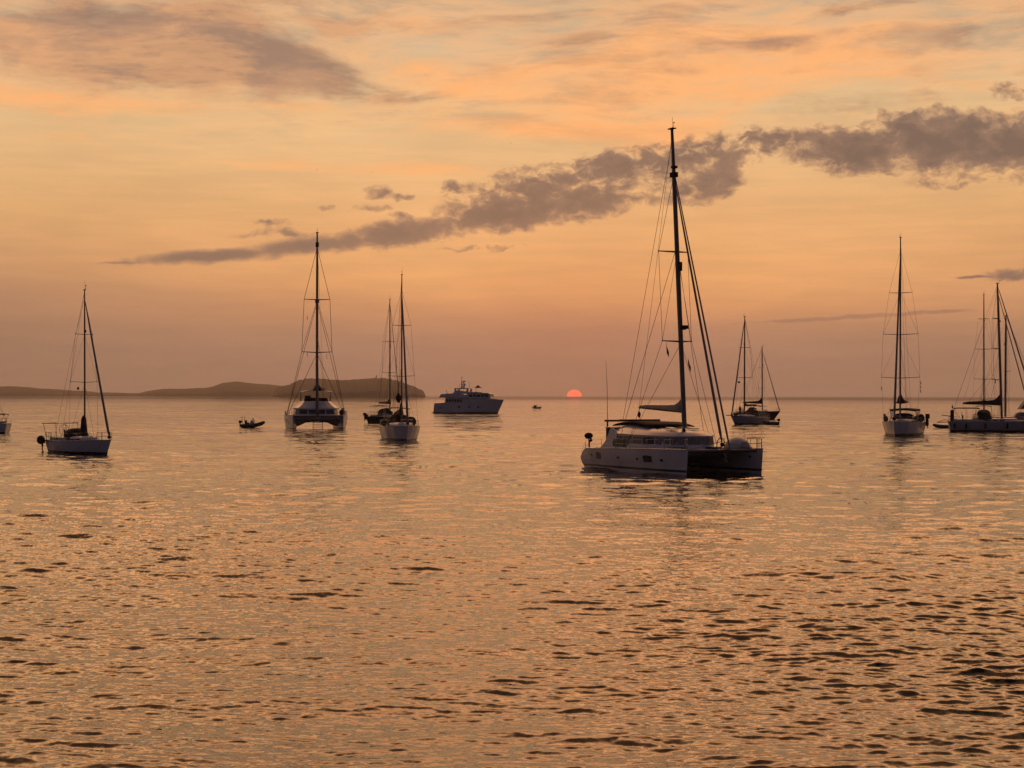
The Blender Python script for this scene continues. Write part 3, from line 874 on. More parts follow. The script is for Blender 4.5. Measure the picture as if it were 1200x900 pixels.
# bridge deck between the hulls, with a nacelle underneath
MB().loft([[(-5.2, y, z) for y, z in ((-2.4, 1.1), (2.4, 1.1), (2.4, 1.27), (-2.4, 1.27))],
           [(-4.4, y, z) for y, z in ((-2.4, .62), (2.4, .62), (2.4, 1.30), (-2.4, 1.30))],
           [(2.4, y, z) for y, z in ((-2.4, .66), (2.4, .66), (2.4, 1.37), (-2.4, 1.37))],
           [(3.5, y, z) for y, z in ((-2.4, 1.0), (2.4, 1.0), (2.4, 1.40), (-2.4, 1.40))]], True, True, False).build('bridge_deck', 'deck', cat)
MB().loft([[(x, .55 * k * math.cos(a), .66 - .22 * k * abs(math.sin(a)) + .02) for a in [math.pi * j / 8 for j in range(9)]] for x, k in ((-3.5, .3), (-2, .9), (1.5, 1), (3.2, .4))], False, False, True).build('nacelle', 'deck', cat)
for y in (-.98, .98): MB().box((4.65, y, 1.33), (2.25, 1.85, .015)).build('trampoline', 'dark', cat)
MB().box((4.65, 0, 1.34), (2.3, .22, .10)).build('catwalk', 'deck', cat)
xb = MB(); xb.tube([(5.82, -2.5, 1.36), (5.82, 2.5, 1.36)], .105, 10); xb.build('crossbeam', 'alu', cat)
sk = MB(); sk.tube([(5.82, -2.4, 1.42), (5.86, 0, 1.92), (5.82, 2.4, 1.42)], .0165, 5); sk.tube([(5.84, 0, 1.4), (5.86, 0, 1.92)], .035, 6)
sk.build('striker', 'steel', cat)
arch = MB(); arch.tube([(5.75, -.28, 1.45), (5.78, -.24, 1.95), (5.8, -.1, 2.1), (5.8, .1, 2.1), (5.78, .24, 1.95), (5.75, .28, 1.45)], .03, 6); arch.build('pulpit', 'steel', cat)
spr = MB(); spr.tube([(5.5, 0, 1.40), (6.75, 0, 1.44)], .07, 8); spr.build('bowsprit', 'alu', cat)
an = MB(); an.tube([(6.0, .12, 1.22), (6.15, .12, .98), (6.1, .12, .80)], .035, 6); an.box((6.02, .12, .82), (.34, .30, .05), 0, .5); an.build('anchor', 'steel', cat)
# saloon house: wide, rounded, sloping front
O = [(-3.3, 2.25), (-2.4, 2.36), (-.6, 2.36), (1.0, 2.22), (2.2, 1.85), (2.75, 1.2), (2.95, 0)]
OF = O + [(x, -y) for x, y in reversed(O[:-1])]
def ring_o(kx, ky, z, cx=-.4, zf=0): return [(cx + (x - cx) * kx, y * ky, z + zf * (x - cx)) for x, y in OF]
MB().loft([ring_o(1.02, 1.0, 1.26), ring_o(1.0, 1.0, 1.62), ring_o(.975, .985, 2.12, zf=-.012), ring_o(.975, .985, 2.16, zf=-.012)]).build('saloon', 'gel', cat)
MB().loft([ring_o(1.0, 1.02, 2.165, zf=-.012), ring_o(1.0, 1.02, 2.22, zf=-.014), ring_o(.94, .92, 2.38, zf=-.025), ring_o(.86, .80, 2.54, zf=-.04),
           ring_o(.74, .62, 2.64, zf=-.05), ring_o(.5, .4, 2.68, zf=-.055)], smooth=True).build('roof', 'gel', cat)
n_p = 13
segs = [(.035 + i * (.93 / n_p), .035 + (i + .93) * (.93 / n_p)) for i in range(n_p)]
panes = band(cat, OF, segs, 1.64, 2.08, (.012, -.02), 'curtain')
for i in (3, 9): panes[i].data.materials[0] = MT['glass']
# aft cockpit: side coamings sweeping up to the hard top, canvas enclosure, helm
for s in (1, -1):
    MB().prism([(-4.6, 1.24), (-2.7, 1.28), (-2.4, 2.30), (-2.9, 2.54), (-3.3, 2.50), (-3.9, 1.75)], s * 2.34 - .04, s * 2.34 + .04).build('cockpit_coaming', 'gel', cat, .02)
    MB().loft([[(-2.9, s * 2.395, 1.42), (-2.0, s * 2.415, 1.42), (-1.3, s * 2.40, 1.42)], [(-2.98, s * 2.395, 1.66), (-2.0, s * 2.41, 1.70), (-1.3, s * 2.40, 1.66)],
               [(-2.8, s * 2.395, 1.86), (-2.0, s * 2.40, 1.90), (-1.35, s * 2.395, 1.86)]], False, False, True).build('side_window', 'green', cat)
MB().box((-3.6, 0, 2.58), (1.5, 4.3, .07)).build('hard_top', 'gel', cat, .03)
cv = MB()
for s in (1, -1): cv.box((-3.85, s * 2.1, 1.95), (.9, .03, 1.2))
cv.box((-4.3, 0, 1.95), (.03, 4.15, 1.2)); cv.build('cockpit_enclosure', 'dark', cat)
# soft cover and handrail curving over the roof, dark hatches
MB().loft([[(x, y, 2.68 + .34 * math.sin(math.pi * min(1, max(0, u))) ** .6 - .03 * abs(y)) for y in (-1.7, -.8, 0, .8, 1.7)] for u, x in ((.03, -4.2), (.12, -3.8), (.35, -2.8), (.6, -1.6), (.85, -.5), (.97, .2))],
          False, False, True).build('bimini', 'dark', cat).modifiers.new('s', 'SOLIDIFY').thickness = .05
for x, y in ((.55, -1.15), (.55, 1.15), (-.7, -1.72), (1.5, -.75), (1.5, .75)):
    z = 2.62 if abs(y) < 1 else 2.56
    MB().box((x, y, z - .0 if abs(y) < 1.6 else 2.46), (.72, .5, .05), 0, .10).build('hatch', 'glass', cat, .01)
for s in (1, -1): MB().tube([(-1.8, s * 1.95, 2.34), (-1.7, s * 1.93, 2.46), (1.4, s * 1.55, 2.42), (1.5, s * 1.53, 2.30)], .018, 5).build('handrail', 'steel', cat)
MB().ball((2.25, -.35, 2.52), (.11, .11, .13)).build('deck_lamp', 'dark', cat)
lk = MB(); lk.slab([(3.0 + .75 * math.cos(a), -1.25 + .50 * math.sin(a)) for a in [2 * math.pi * j / 20 for j in range(20)]], 1.40, 1.52, .9); lk.build('locker', 'glass', cat)
lk = MB(); lk.slab([(3.0 + .75 * math.cos(a), 1.25 + .50 * math.sin(a)) for a in [2 * math.pi * j / 20 for j in range(20)]], 1.40, 1.52, .9); lk.build('locker', 'glass', cat)
# stern arch: bar across with posts, aerial
ga = MB(); ga.tube([(-5.3, -1.65, 2.98), (-5.3, 2.5, 2.98)], .065, 8)
for s in (-1.45, 2.2): ga.tube([(-5.3, s, 1.22), (-5.3, s, 2.95)], .055, 8)
ga.build('stern_arch', 'wood', cat)
MB().box((-5.2, .9, 3.05), (.75, 2.6, .035)).build('solar_panel', 'glass', cat)
ae = MB(); ae.tube([(-5.3, -1.45, 2.98), (-5.32, -1.47, 5.2), (-5.4, -1.52, 6.9)], [.022, .016, .008], 5); ae.tube([(-5.3, -1.45, 1.6), (-5.3, -1.45, 2.1)], .10, 6)
ae.build('aerial', 'dark', cat)
# rails
for rg, s in ((rs_, -1), (rp_, 1)):
    rr = wi = MB(); prev = None
    for x in (-5.6, -5.0, -4.4, -2.6, -.8, 1.0, 2.8, 4.4, 5.5, 6.1):
        b = min(rg, key=lambda q: abs(q[6][0] - x)); y = (b[6][1] if s > 0 else b[7][1]) - s * .06
        p = Vector((x, y, b[6][2])); hh = .42 if x < -5.5 else .6
        rr.tube([p, p + Vector((0, 0, hh))], .016, 5)
        if prev is not None:
            for f in (1, .5): wi.wire(prev[0] + Vector((0, 0, prev[1] * f)), p + Vector((0, 0, hh * f)), .008)
        prev = (p, hh)
    rr.build('guard_rail', 'steel', cat)
    y0 = 2.6 * s
    pp = MB()
    for f in (.6, .32): pp.tube([(5.3, y0 + s * .42, 1.45 + f), (5.95, y0 + s * .18, 1.46 + f), (6.15, y0, 1.46 + f), (5.95, y0 - s * .18, 1.46 + f), (5.3, y0 - s * .42, 1.45 + f)], .02, 6)
    for x, yy in ((5.3, .42), (5.3, -.42), (5.95, .18), (5.95, -.18)): pp.tube([(x, y0 + s * yy, 1.45), (x, y0 + s * yy, 2.05)], .018, 5)
    pp.build('pulpit', 'steel', cat)
mo, PM = mast_rig(cat, 1.75, 2.66, 18.5, rake=1.5, rad=.185, spreaders=((.285, 1.05, .45), (.585, 1.05, .45)), chain=(.35, 3.3, 1.35), fore=(6.0, 0, 1.55), fore_r=.075,
                  fore_top=.845, wire=.014, mm='alu', light=False, second_fore=((6.72, 0, 1.55), .865, .06))
bk = MB()
for s in (1, -1): bk.wire((-.9, s * 3.25, 1.3), PM(.60) + Vector((0, 0, .1)), .015)
bk.wire((-5.3, -.3, 3.0), PM(.965), .014); bk.build('backstay', 'wire', mo)
mw = MB(); c = PM(.325); mw.tube([c + Vector((.15, 0, 0)), c + Vector((.62, 0, 0))], .035, 6); mw.tube([c + Vector((.45, 0, .03)), c + Vector((.45, 0, .24))], .27, 12); mw.build('radar', 'dark', mo)
MB().box(PM(.535) + Vector((.26, 0, 0)), (.22, .2, .55)).build('mast_lamp', 'dark', mo)
g = MB(); g.box(PM(.845) + Vector((0, 0, 0)), (.45, .34, .30)); g.box(PM(.865) + Vector((.08, 0, .1)), (.32, .3, .14)); g.build('mast_collar', 'dark', mo)
bo, be = boom_sail(cat, mo, PM, .052, 5.4, rise=.22, r=.08, sail_r=.19, stack=.85, m='cloth', wire=.010, lazy=False)
MB().ball((be.x, be.y, be.z - .45), (.10, .10, .2)).build('block', 'dark', bo)
for s, col, dz, nm in ((1, 'red', 0, 'small dark flag hanging under the right end of the lower spreader of the large catamaran'), (-1, 'yellow', .35, 'small dark flag hanging under the left end of the lower spreader of the large catamaran')):
    p = PM(.285) + Vector((-.3, s * .72, -1.0 + dz)); fl = flag_mesh(p, .45 * s, .36, 3 + s, 1.3)
    lone(fl, 'courtesy_flag', 'dark', cat, nm, 'flag', 'flags on the large catamaran')
# folded tender standing on the port foredeck
td = MB(); rings = []
for i in range(9):
    t = i / 8; k = math.sin(math.pi * (.12 + .76 * t)) ** .5
    rings.append([(3.85 + 1.5 * t, 1.95 + .68 * k * math.cos(a), 1.47 + .66 * k * max(0, math.sin(a)) ** .8) for a in [math.pi * j / 12 for j in range(13)]])
td.loft(rings, True, True, True)
ten = lone(td, 'upturned_tender', 'deck', cat, 'pale rounded tender lying upside down on the foredeck of the large catamaran', 'tender')
MB().tube([(5.36, 1.42, 1.52), (5.40, 1.95, 1.56), (5.36, 2.48, 1.52)], .035, 6).build('keel_strip', 'grey', ten)
# barbecue on the pushpit
bq = MB(); bq.ball((-5.45, -2.75, 2.02), (.22, .30, .20), 12, 8); bbq = lone(bq, 'barbecue', 'dark', cat, 'round dark barbecue on a rail at the left stern of the large catamaran', 'barbecue')
b2 = MB(); b2.tube([(-5.45, -2.75, 1.3), (-5.45, -2.75, 1.86)], .03, 6); b2.box((-5.45, -2.75, 1.84), (.3, .3, .05)); b2.build('stand', 'steel', bbq)
vt = MB(); vt.tube([(-5.05, -2.9, 1.28), (-5.05, -2.9, 1.72)], .035, 6); vt.tube([(-5.05, -2.9, 1.68), (-4.85, -2.9, 1.76)], [.09, .11], 8); vt.build('vent', 'dark', cat)

# ================================================================== sloops built from one recipe
def sloop(pos, heading, L, beam, zs, zb, label, H, mx=.5, rad=.09, spreaders=((.35, 1.1, .2), (.66, .9, .15)), hullm='gel', rake=.25, lean=0.0,
          fore_r=.06, fore_top=.96, boom_len=None, boom_z=.085, sail_r=.2, stack=1.0, sailm='dark', boomyaw=0, hood=True, bim=None, win=True, wire=.02, radar=None,
          overhang=.7, transom=.72, hoodm='dark', name='sailing_yacht', second=None, mm='alu', draft=.5, hood_h=1.0, cabh=.42, boom_rise=.15, group=None, lazy=True, rails=True, light=True, drop_sail=True):
    t = thing(name, pos, heading, label, 'sailing yacht', group)
    h, rg = make_hull(t, L, beam, zs, zb, hullm, overhang=overhang, transom=transom, draft=draft)
    zc = lambda x: deck_at(rg, x)[1]
    # coachroof
    pts = [(-L * .12, beam * .30), (0, beam * .33), (L * .12, beam * .28), (L * .22, beam * .17), (L * .26, .05)]
    cb = cabin(t, pts, zc(0) - .05, zc(0) + cabh)
    if win:
        for s in (1, -1):
            for x0 in (-L * .07, 0.0, L * .08):
                w = MB(); y0 = beam * .33 * (.985 if x0 < L * .05 else .93) * s
                w.box((x0, y0 - .0 * s, zc(0) + cabh * .45), (L * .055, .05, cabh * .32), -.12 * s if x0 > L * .05 else 0)
                w.build('window', 'glass', cb)
    MB().box((L * .18, 0, zc(L * .18) + cabh * .9), (.5, .5, .06)).build('hatch', 'glass', t)
    # cockpit well and coamings
    ck = MB()
    for s in (1, -1): ck.box((-L * .28, s * beam * .30, zc(-L * .28) + .14), (L * .30, .12, .26))
    ck.box((-L * .13, 0, zc(-L * .2) + .16), (.1, beam * .55, .3)); ck.build('coaming', 'deck', t)
    wh = MB(); wx = -L * .34; wz = zc(wx)
    wh.tube([(wx, 0, wz), (wx, 0, wz + .85)], .09, 8)
    for a in range(12): 
        a0, a1 = a * math.pi / 6, (a + 1) * math.pi / 6
        wh.tube([(wx - .12, .42 * math.cos(a0), wz + .85 + .42 * math.sin(a0)), (wx - .12, .42 * math.cos(a1), wz + .85 + .42 * math.sin(a1))], .02, 5)
    for a in range(6): wh.tube([(wx - .12, 0, wz + .85), (wx - .12, .42 * math.cos(a * math.pi / 3), wz + .85 + .42 * math.sin(a * math.pi / 3))], .012, 4)
    wh.build('steering_wheel', 'steel', t)
    if hood: sprayhood(t, -L * .17, -L * .02, beam * .30, zc(0) + .15, zc(0) + .35 + hood_h * .75, hoodm)
    if bim: bimini(t, bim[0] * L, bim[1] * L, beam * .33, zc(-L * .3) + .1, zc(-L * .3) + bim[2], hoodm)
    if rails:
        guard_rails(t, rg, -L * .34, L * .36); pulpit(t, rg, True); pulpit(t, rg, False)
    x = L * (mx - .5); z0 = zc(x) + cabh * (.9 if x < L * .24 else 0)
    b_ch, z_ch = deck_at(rg, x)
    wire *= .8
    mo, P_ = mast_rig(t, x, z0, H - z0, rake=rake, rad=rad, spreaders=spreaders, chain=(x - .15, b_ch * .93, z_ch), fore=(L / 2 - .15, 0, zb + .08), fore_r=fore_r, fore_top=fore_top,
                      back=[(-L / 2 + .2, .3, zs), (-L / 2 + .2, -.3, zs)], wire=wire, radar=radar, lean=lean, second_fore=second, mm=mm, light=light)
    if boom_len: bo, e = boom_sail(t, mo, P_, boom_z, boom_len, rise=boom_rise, sail_r=sail_r, stack=stack, m=sailm, wire=wire * .8, yaw=boomyaw, lazy=lazy)
    return t, rg, mo, P_, h
def hd(h): return Vector((math.cos(R(h)), math.sin(R(h)), 0))
def org(px, depth, xl, heading):
    "boat origin so that local x = xl stands at that bearing and depth"
    g = at(px, 470, depth); g.z = 0
    return g - hd(heading) * xl
def zat(px, py, depth): return at(px, py, depth).z
def fr(z, z0, H): return (z - z0) / (H - z0)

# ---- small sloop at the left
hA = -47; LA = 8.8
pA = org(99.5, 124, LA * .036, hA)
z0 = 1.5; HA = zat(99, 340, 124)
sA, rA, mA, PA, _ = sloop(pA, hA, LA, 2.75, .95, 1.12, 'small white sloop at the far left with a bare gantry frame over its stern', HA, mx=.536, rad=.085,
      spreaders=((fr(zat(99, 446, 124), z0, HA), 1.15, .15), (fr(zat(99, 391, 124), z0, HA), .72, .1)), rake=.12, fore_r=.085, fore_top=.945, wire=.011, overhang=.55, hood=True, hood_h=.85, cabh=.36)
MB().tube([(LA * .036 - .14, 0, 1.35), (LA * .036 - .16, 0, 1.9), (LA * .036 - .17, 0, 2.7), (LA * .036 - .12, 0, 2.95)], [.30, .27, .2, .10], 10).build('furled_mainsail', 'dark', sA)
ga = MB()
for s in (1, -1):
    ga.tube([(-LA / 2 + .25, s * .95, .95), (-LA / 2 - .35, s * .95, 2.25)], .025, 5); ga.tube([(-LA / 2 + 1.9, s * .95, 1.0), (-LA / 2 + 1.75, s * .95, 2.3)], .025, 5)
    ga.tube([(-LA / 2 - .6, s * .95, 2.28), (-LA / 2 + 1.8, s * .95, 2.34)], .045, 6)
ga.tube([(-LA / 2 - .35, -.95, 2.28), (-LA / 2 - .35, .95, 2.28)], .03, 5); ga.build('gantry', 'steel', sA)
m_ = outboard(MB(), -LA / 2 - .1, -1.15, .62, .85)
lone(m_, 'outboard_motor', 'rubber', sA, 'dark outboard motor on the stern of the small left sloop', 'outboard motor')
b_ = MB(); b_.ball((-LA / 2 + .15, -1.42, .98), (.33, .33, .36)); lone(b_, 'round_fender', 'rubber', sA, 'big round dark fender on the stern rail of the small left sloop', 'fender')
an = MB(); an.ball(PA(.33) + Vector((.1, -.62, 0)), (.09, .09, .12)); lone(an, 'signal_shape', 'dark', sA, 'small dark shape hoisted under the lower spreader of the small left sloop', 'signal')

# ---- white sloop seen from the bow, left of centre
hC = -79; LC = 11.5
pC = org(470.8, 162.5, LC * .06, hC); HC = zat(470, 322, 162.5); z0 = 1.9
sC, rC, mC, PC_, hullC = sloop(pC, hC, LC, 3.9, 1.35, 1.55, 'white sloop seen from its bow, nearest the island, overlapping a darker sloop behind', HC, mx=.56, rad=.11,
      spreaders=((fr(zat(470, 440, 162.5), z0, HC), 1.35, .2), (fr(zat(470, 381, 162.5), z0, HC), .98, .15)), rake=.2, fore_r=.10, fore_top=.9, boom_len=4.6, boom_z=.055, sail_r=.3, stack=1.5,
      sailm='dark', boomyaw=-3, hood_h=1.2, wire=.015, transom=.85, bim=(-.42, -.22, 1.9), boom_rise=-.1)
m_ = outboard(MB(), -LC * .36, 1.95, 1.45, 1.15); m_.box((-LC * .36, 1.75, 1.6), (.5, .12, .7))
lone(m_, 'outboard_motor', 'rubber', sC, 'dark outboard motor clamped to the right rail of the bow-on white sloop', 'outboard motor')
b_ = MB(); b_.ball((-LC * .22, 1.35, 1.95), (.6, .55, .42)); lone(b_, 'liferaft_bag', 'dark', sC, 'dark rounded liferaft bag on the right side deck of the bow-on white sloop', 'liferaft')
b_ = MB(); b_.ball((-LC * .12, -1.6, 1.72), (.36, .3, .34)); lone(b_, 'fender_bag', 'dark', sC, 'dark bundled fender on the left side deck of the bow-on white sloop', 'fender')
an = MB(); c = PC_(.17) + Vector((2.4, -.62, 0)); an.tube([c + Vector((0, 0, .52)), c + Vector((0, 0, .1)), c + Vector((0, 0, -.12)), c + Vector((0, 0, -.5))], [.03, .27, .29, .12], 10)
an.wire(c + Vector((0, 0, .5)), c + Vector((-.4, .3, 6)), .008); lone(an, 'signal_cone', 'dark', sC, 'dark cone day signal hoisted beside the mast of the bow-on white sloop', 'signal')

# ---- dark sloop just behind it
hD = 72; LD = 11.5
pD = org(457, 264, LD * .06, hD); HD = zat(457, 351, 264); z0 = 1.7
sD, rD, mD, PD, _ = sloop(pD, hD, LD, 3.7, 1.1, 1.4, 'darker sloop seen from its stern, half hidden behind the bow-on white sloop', HD, mx=.56, rad=.135, hullm='navy',
      spreaders=((fr(zat(457, 436, 264), z0, HD), 1.3, .2), (fr(zat(457, 400, 264), z0, HD), 1.25, .15)), rake=.15, fore_r=.06, boom_len=4.8, boom_z=.085, sail_r=.42, stack=1.0, sailm='dark',
      hood_h=1.2, wire=.014, bim=(-.44, -.20, 1.75), transom=.85, lazy=False)
m_ = outboard(MB(), -LD / 2 + .6, 2.05, 1.15, 1.2); m_.ball((-LD / 2 + .9, 1.9, 1.05), (.55, .35, .5))
lone(m_, 'outboard_motor', 'rubber', sD, 'dark outboard motor at the left stern corner of the darker sloop', 'outboard motor')

# ---- catamaran seen from the bow, left
hB = -80.5; pB = org(371.5, 209, 3.4, hB)
cb = thing('catamaran', pB, hB, 'white catamaran seen from its bow before the island, with a flybridge under a hardtop', 'catamaran')
h1, r1 = cat_hull(cb, 14.6, 1.85, -3.25, 1.98, 1.6); h2, r2 = cat_hull(cb, 14.6, 1.85, 3.25, 1.98, 1.6)
hull_window(h1, r1, 4.6, .95, .8, .34, -1); hull_window(h1, r1, 0, 1.05, 1.6, .4, -1); hull_window(h2, r2, 4.6, .95, .8, .34, 1)
MB().loft([[(x, y, z) for y, z in ((-3.1, .35 + d0), (-2.3, .55 + d0), (-1.5, .95 + d0), (0, 1.05 + d0), (1.5, .95 + d0), (2.3, .55 + d0), (3.1, .35 + d0), (3.1, zt), (-3.1, zt))]
           for x, d0, zt in ((-6.2, .2, 1.45), (-5, .0, 1.6), (3.0, 0, 1.85), (4.2, .25, 1.9))]).build('bridge_deck', 'deck', cb)
MB().box((5.7, 0, 1.74), (2.6, .8, .24)).build('catwalk', 'deck', cb)
xb = MB(); xb.tube([(6.9, -3.2, 1.82), (6.9, 3.2, 1.82)], .15, 10); xb.build('crossbeam', 'alu', cb)
xb = MB(); xb.box((6.6, 0, 1.70), (.10, 6.3, .34)); xb.build('fairing', 'gel', cb)
for y in (-1.6, 1.6): MB().box((5.5, y, 1.8), (2.4, 2.3, .02)).build('trampoline', 'dark', cb)
OB = [(-4.4, 2.95), (-1.0, 3.05), (1.2, 2.9), (2.4, 2.35), (2.8, 1.5), (2.9, 0)]; OBF = OB + [(x, -y) for x, y in reversed(OB[:-1])]
def rb_(kx, ky, z, cx=-.8): return [(cx + (x - cx) * kx, y * ky, z) for x, y in OBF]
MB().loft([rb_(1.02, 1.0, 1.6), rb_(1.0, 1.0, 2.05), rb_(.95, .95, 2.75)]).build('saloon', 'gel', cb)
MB().loft([rb_(1.03, 1.04, 2.74), rb_(1.02, 1.03, 2.9), rb_(.86, .80, 3.35), rb_(.72, .68, 3.75), rb_(.66, .62, 3.78)], smooth=False).build('roof', 'gel', cb)
band(cb, OBF, [(.02, .13), (.14, .25), (.26, .36), (.372, .433), (.44, .492), (.508, .56), (.567, .628), (.64, .74), (.75, .86), (.87, .98)], 2.08, 2.68, (.015, -.135), 'glass')
for x, y, w in ((-.6, -1.05, 1.1), (-.6, 1.05, 1.3), (-2.4, 0, 2.6)): MB().box((x, y, 3.88), (.6, w * .9, .3)).box((x - .25, y, 4.08), (.14, w * .8, .3)).build('flybridge_seat', 'dark', cb)
hel = MB(); hel.box((.2, -1.1, 4.05), (.4, .8, .6)); hel.box((.35, -1.1, 4.4), (.05, .8, .25), 0, -.3); hel.build('helm_console', 'dark', cb)
for s in (1, -1):
    p = MB()
    for x in (.1, -1.4, -3.0): p.tube([(x, s * 1.95, 3.7), (x - .1, s * 2.0, 5.05)], .035, 6)
    p.build('hardtop_post', 'steel', cb)
MB().loft([[(x, y * k, z) for y, z in ((-2.25, 5.0), (-1.2, 5.13), (0, 5.17), (1.2, 5.13), (2.25, 5.0), (2.25, 5.08), (1.2, 5.22), (0, 5.26), (-1.2, 5.22), (-2.25, 5.08))] for x, k in ((-3.6, .85), (-3.3, 1), (.3, 1), (.7, .8))],
          smooth=False).build('hardtop', 'gel', cb)
la = MB()
for s in (-.62, .62): la.tube([(6.1, s, 1.7), (6.1, s, .02)], .04, 5)
for z in (.12, .42, .72, 1.02): la.tube([(6.1, -.62, z), (6.1, .62, z)], .035, 5)
la.build('ladder', 'steel', cb)
for s in (1, -1):
    rr = MB(); prev = None
    for x in (-6.5, -4.6, -2.8, -1, .8, 2.6, 4.4, 5.9, 6.7):
        y = s * (3.25 + (.75 if x < 4 else (.45 if x < 6 else .15))); z = 1.62 + .36 * (x + 7) / 14
        rr.tube([(x, y, z), (x, y, z + .65)], .02, 5)
        if prev:
            for f in (.63, .32): rr.wire(prev + Vector((0, 0, f)), Vector((x, y, z + f)), .01)
        prev = Vector((x, y, z))
    rr.build('guard_rail', 'steel', cb)
HB = zat(371, 272, 209); z0 = 2.85
moB, PB = mast_rig(cb, 3.4, z0 - 1.0, HB - z0 + 1.0, rake=.9, rad=.24, spreaders=((fr(zat(371, 413, 209), z0 - 1, HB), 2.0, .3), (fr(zat(371, 351, 209), z0 - 1, HB), 1.7, .3)), chain=(.6, 3.95, 1.8),
                   fore=(6.85, 0, 1.95), fore_r=.07, fore_top=.92, wire=.032, mm='alu', inner=None, radar=None)
w = MB()
for s in (1, -1): w.wire((.2, s * 3.9, 1.8), PB(.62), .03)
w.build('backstay', 'wire', moB)
MB().box(PB(.935), (.5, .42, .6)).build('mast_collar', 'dark', moB)
MB().box(PB(.625), (.6, .5, .5)).build('mast_collar', 'dark', moB)
boom_sail(cb, moB, PB, .135, 6.4, rise=.3, r=.12, sail_r=.75, stack=1.05, m='dark', wire=.014, yaw=10)
for s, z in ((-1, .32), (1, .33), (-1, .52)):
    fl = MB(); c = PB(z) + Vector((-.3, s * 1.25, .35)); fl = flag_mesh(tuple(c), .3 * s, .45, 5, 1.5)
    lone(fl, 'courtesy_flag', 'dark', cb, {(-1, .32): 'small dark flag under the left end of the lower spreader of the flybridge catamaran', (1, .33): 'small dark flag under the right end of the lower spreader of the flybridge catamaran',
         (-1, .52): 'small dark flag high on the left shroud of the flybridge catamaran'}[(s, z)], 'flag', 'flags on the flybridge catamaran')
for s in (1,):
    b_ = MB(); b_.ball((-2.8, s * 3.6, 2.2), (.7, .34, .45)); b_.tube([(-3.4, s * 3.75, 2.0), (-3.2, s * 3.8, 2.8)], .13, 8)
    lone(b_, 'deck_bundle', 'dark', cb, 'dark bundle lashed to the right rail of the flybridge catamaran', 'bundle')

# ---- motor yacht
hE = -14; dE = 400
pE = org(546, dE, 0, hE)
my = thing('motor_yacht', pE, hE, 'white raised-pilothouse motor yacht lying broadside on the horizon without sails', 'motor yacht')
k = 1 / math.cos(R(14)) * dE / 1850
def ex(px): return (px - 546) * k
def ez(py): return CAM_Z - (py - 463.8) * dE / 1850
stn = [(511.6, 473.2, 483), (515, 473.0, 483.6), (521, 472.8, 484), (524, 472.6, 484), (535, 472.4, 484.2), (544, 472.0, 484.3), (547, 467.8, 484.4), (560, 467.2, 484.5), (570, 467.2, 484.6), (578, 467.8, 484.8), (584, 468.4, 485), (590.4, 468.8, 485)]
rings = []
for i, (px, yt, yw) in enumerate(stn):
    t = (px - 511.6) / (590.4 - 511.6); x = ex(px); b = 2.6 * curve([(0, .88), (.3, 1), (.6, 1), (.8, .8), (.93, .4), (1, .02)], t); zt = ez(yt)
    lean = lambda z: -(1 - max(0, z) / zt) * 1.75 * max(0, (t - .55) / .45) ** 1.6 + (-.35 * (1 - z / zt) if t < .02 else 0)
    wl = b * lerp(.93, .45, max(0, (t - .4) / .6)); ch = lerp(wl, b, .5)
    pr = [(0, -.7), (wl * .8, -.4), (wl, .02), (lerp(wl, b, .35), zt * .35), (lerp(wl, b, .75), zt * .7), (b, zt)]
    rings.append([(x + lean(z), y, z) for y, z in pr] + [(x + lean(z), -y, z) for y, z in reversed(pr[1:])])
eh = MB().loft(rings).build('hull', 'gel', my)
MB().loft([[(r[5][0], r[5][1] - .02, r[5][2] - .35), (r[6][0], r[6][1] + .02, r[6][2] - .35)] for r in rings], False, False).build('deck', 'deck', my)
for s, i in ((1, 5), (-1, 6)):
    MB().tube([Vector(r[i]) for r in rings], .06, 5).build('rubbing_strake', 'steel', eh)
    rows = [[Vector(r[2 if s > 0 else 9]) + Vector((0, .02 * s, 0)), Vector(r[2 if s > 0 else 9]).lerp(Vector(r[3 if s > 0 else 8]), .3) + Vector((0, .03 * s, 0))] for r in rings]
    MB().loft(rows, False, False).build('boot_stripe', 'stripe', eh)
MB().box((ex(510.5), 0, .28), (1.0, 4.2, .16)).build('swim_platform', 'wood', my)
def eprism(nm, pts, w, m='gel', parent=my, bev=.05):
    return MB().prism([(ex(a), ez(b)) for a, b in pts], -w, w).build(nm, m, parent, bev)
sl = eprism('saloon', [(523.2, 473.5), (524.5, 466), (577, 466), (577.5, 469.5), (560, 473)], 2.05)
up = eprism('upper_deck', [(517, 466.4), (519.5, 462.4), (534, 461.2), (551, 463.6), (552, 466.5)], 2.45, bev=.04)
ph = eprism('pilothouse', [(549, 466.3), (549, 461.5), (575.5, 461.5), (577, 466.3)], 1.95)
eprism('pilothouse_roof', [(549, 461.6), (550, 460), (561, 459.6), (575, 461), (577, 462)], 2.1)
eprism('flybridge_coaming', [(533, 461.3), (535.5, 457.6), (549.5, 459.2), (560, 459.8), (561, 461.5), (548, 462)], 1.95)
eprism('radar_arch', [(534.5, 456.6), (535, 455.2), (551, 455.2), (551.4, 456.2)], 1.8)
ar = MB()
for s in (1, -1):
    for a, b in ((536.5, 535.2), (549.6, 550.4)): ar.prism([(ex(a) - .28, ez(459.5)), (ex(a) + .28, ez(459.5)), (ex(b) + .2, ez(456)), (ex(b) - .25, ez(456))], s * 1.72 - .06, s * 1.72 + .06)
ar.build('arch_leg', 'gel', my)
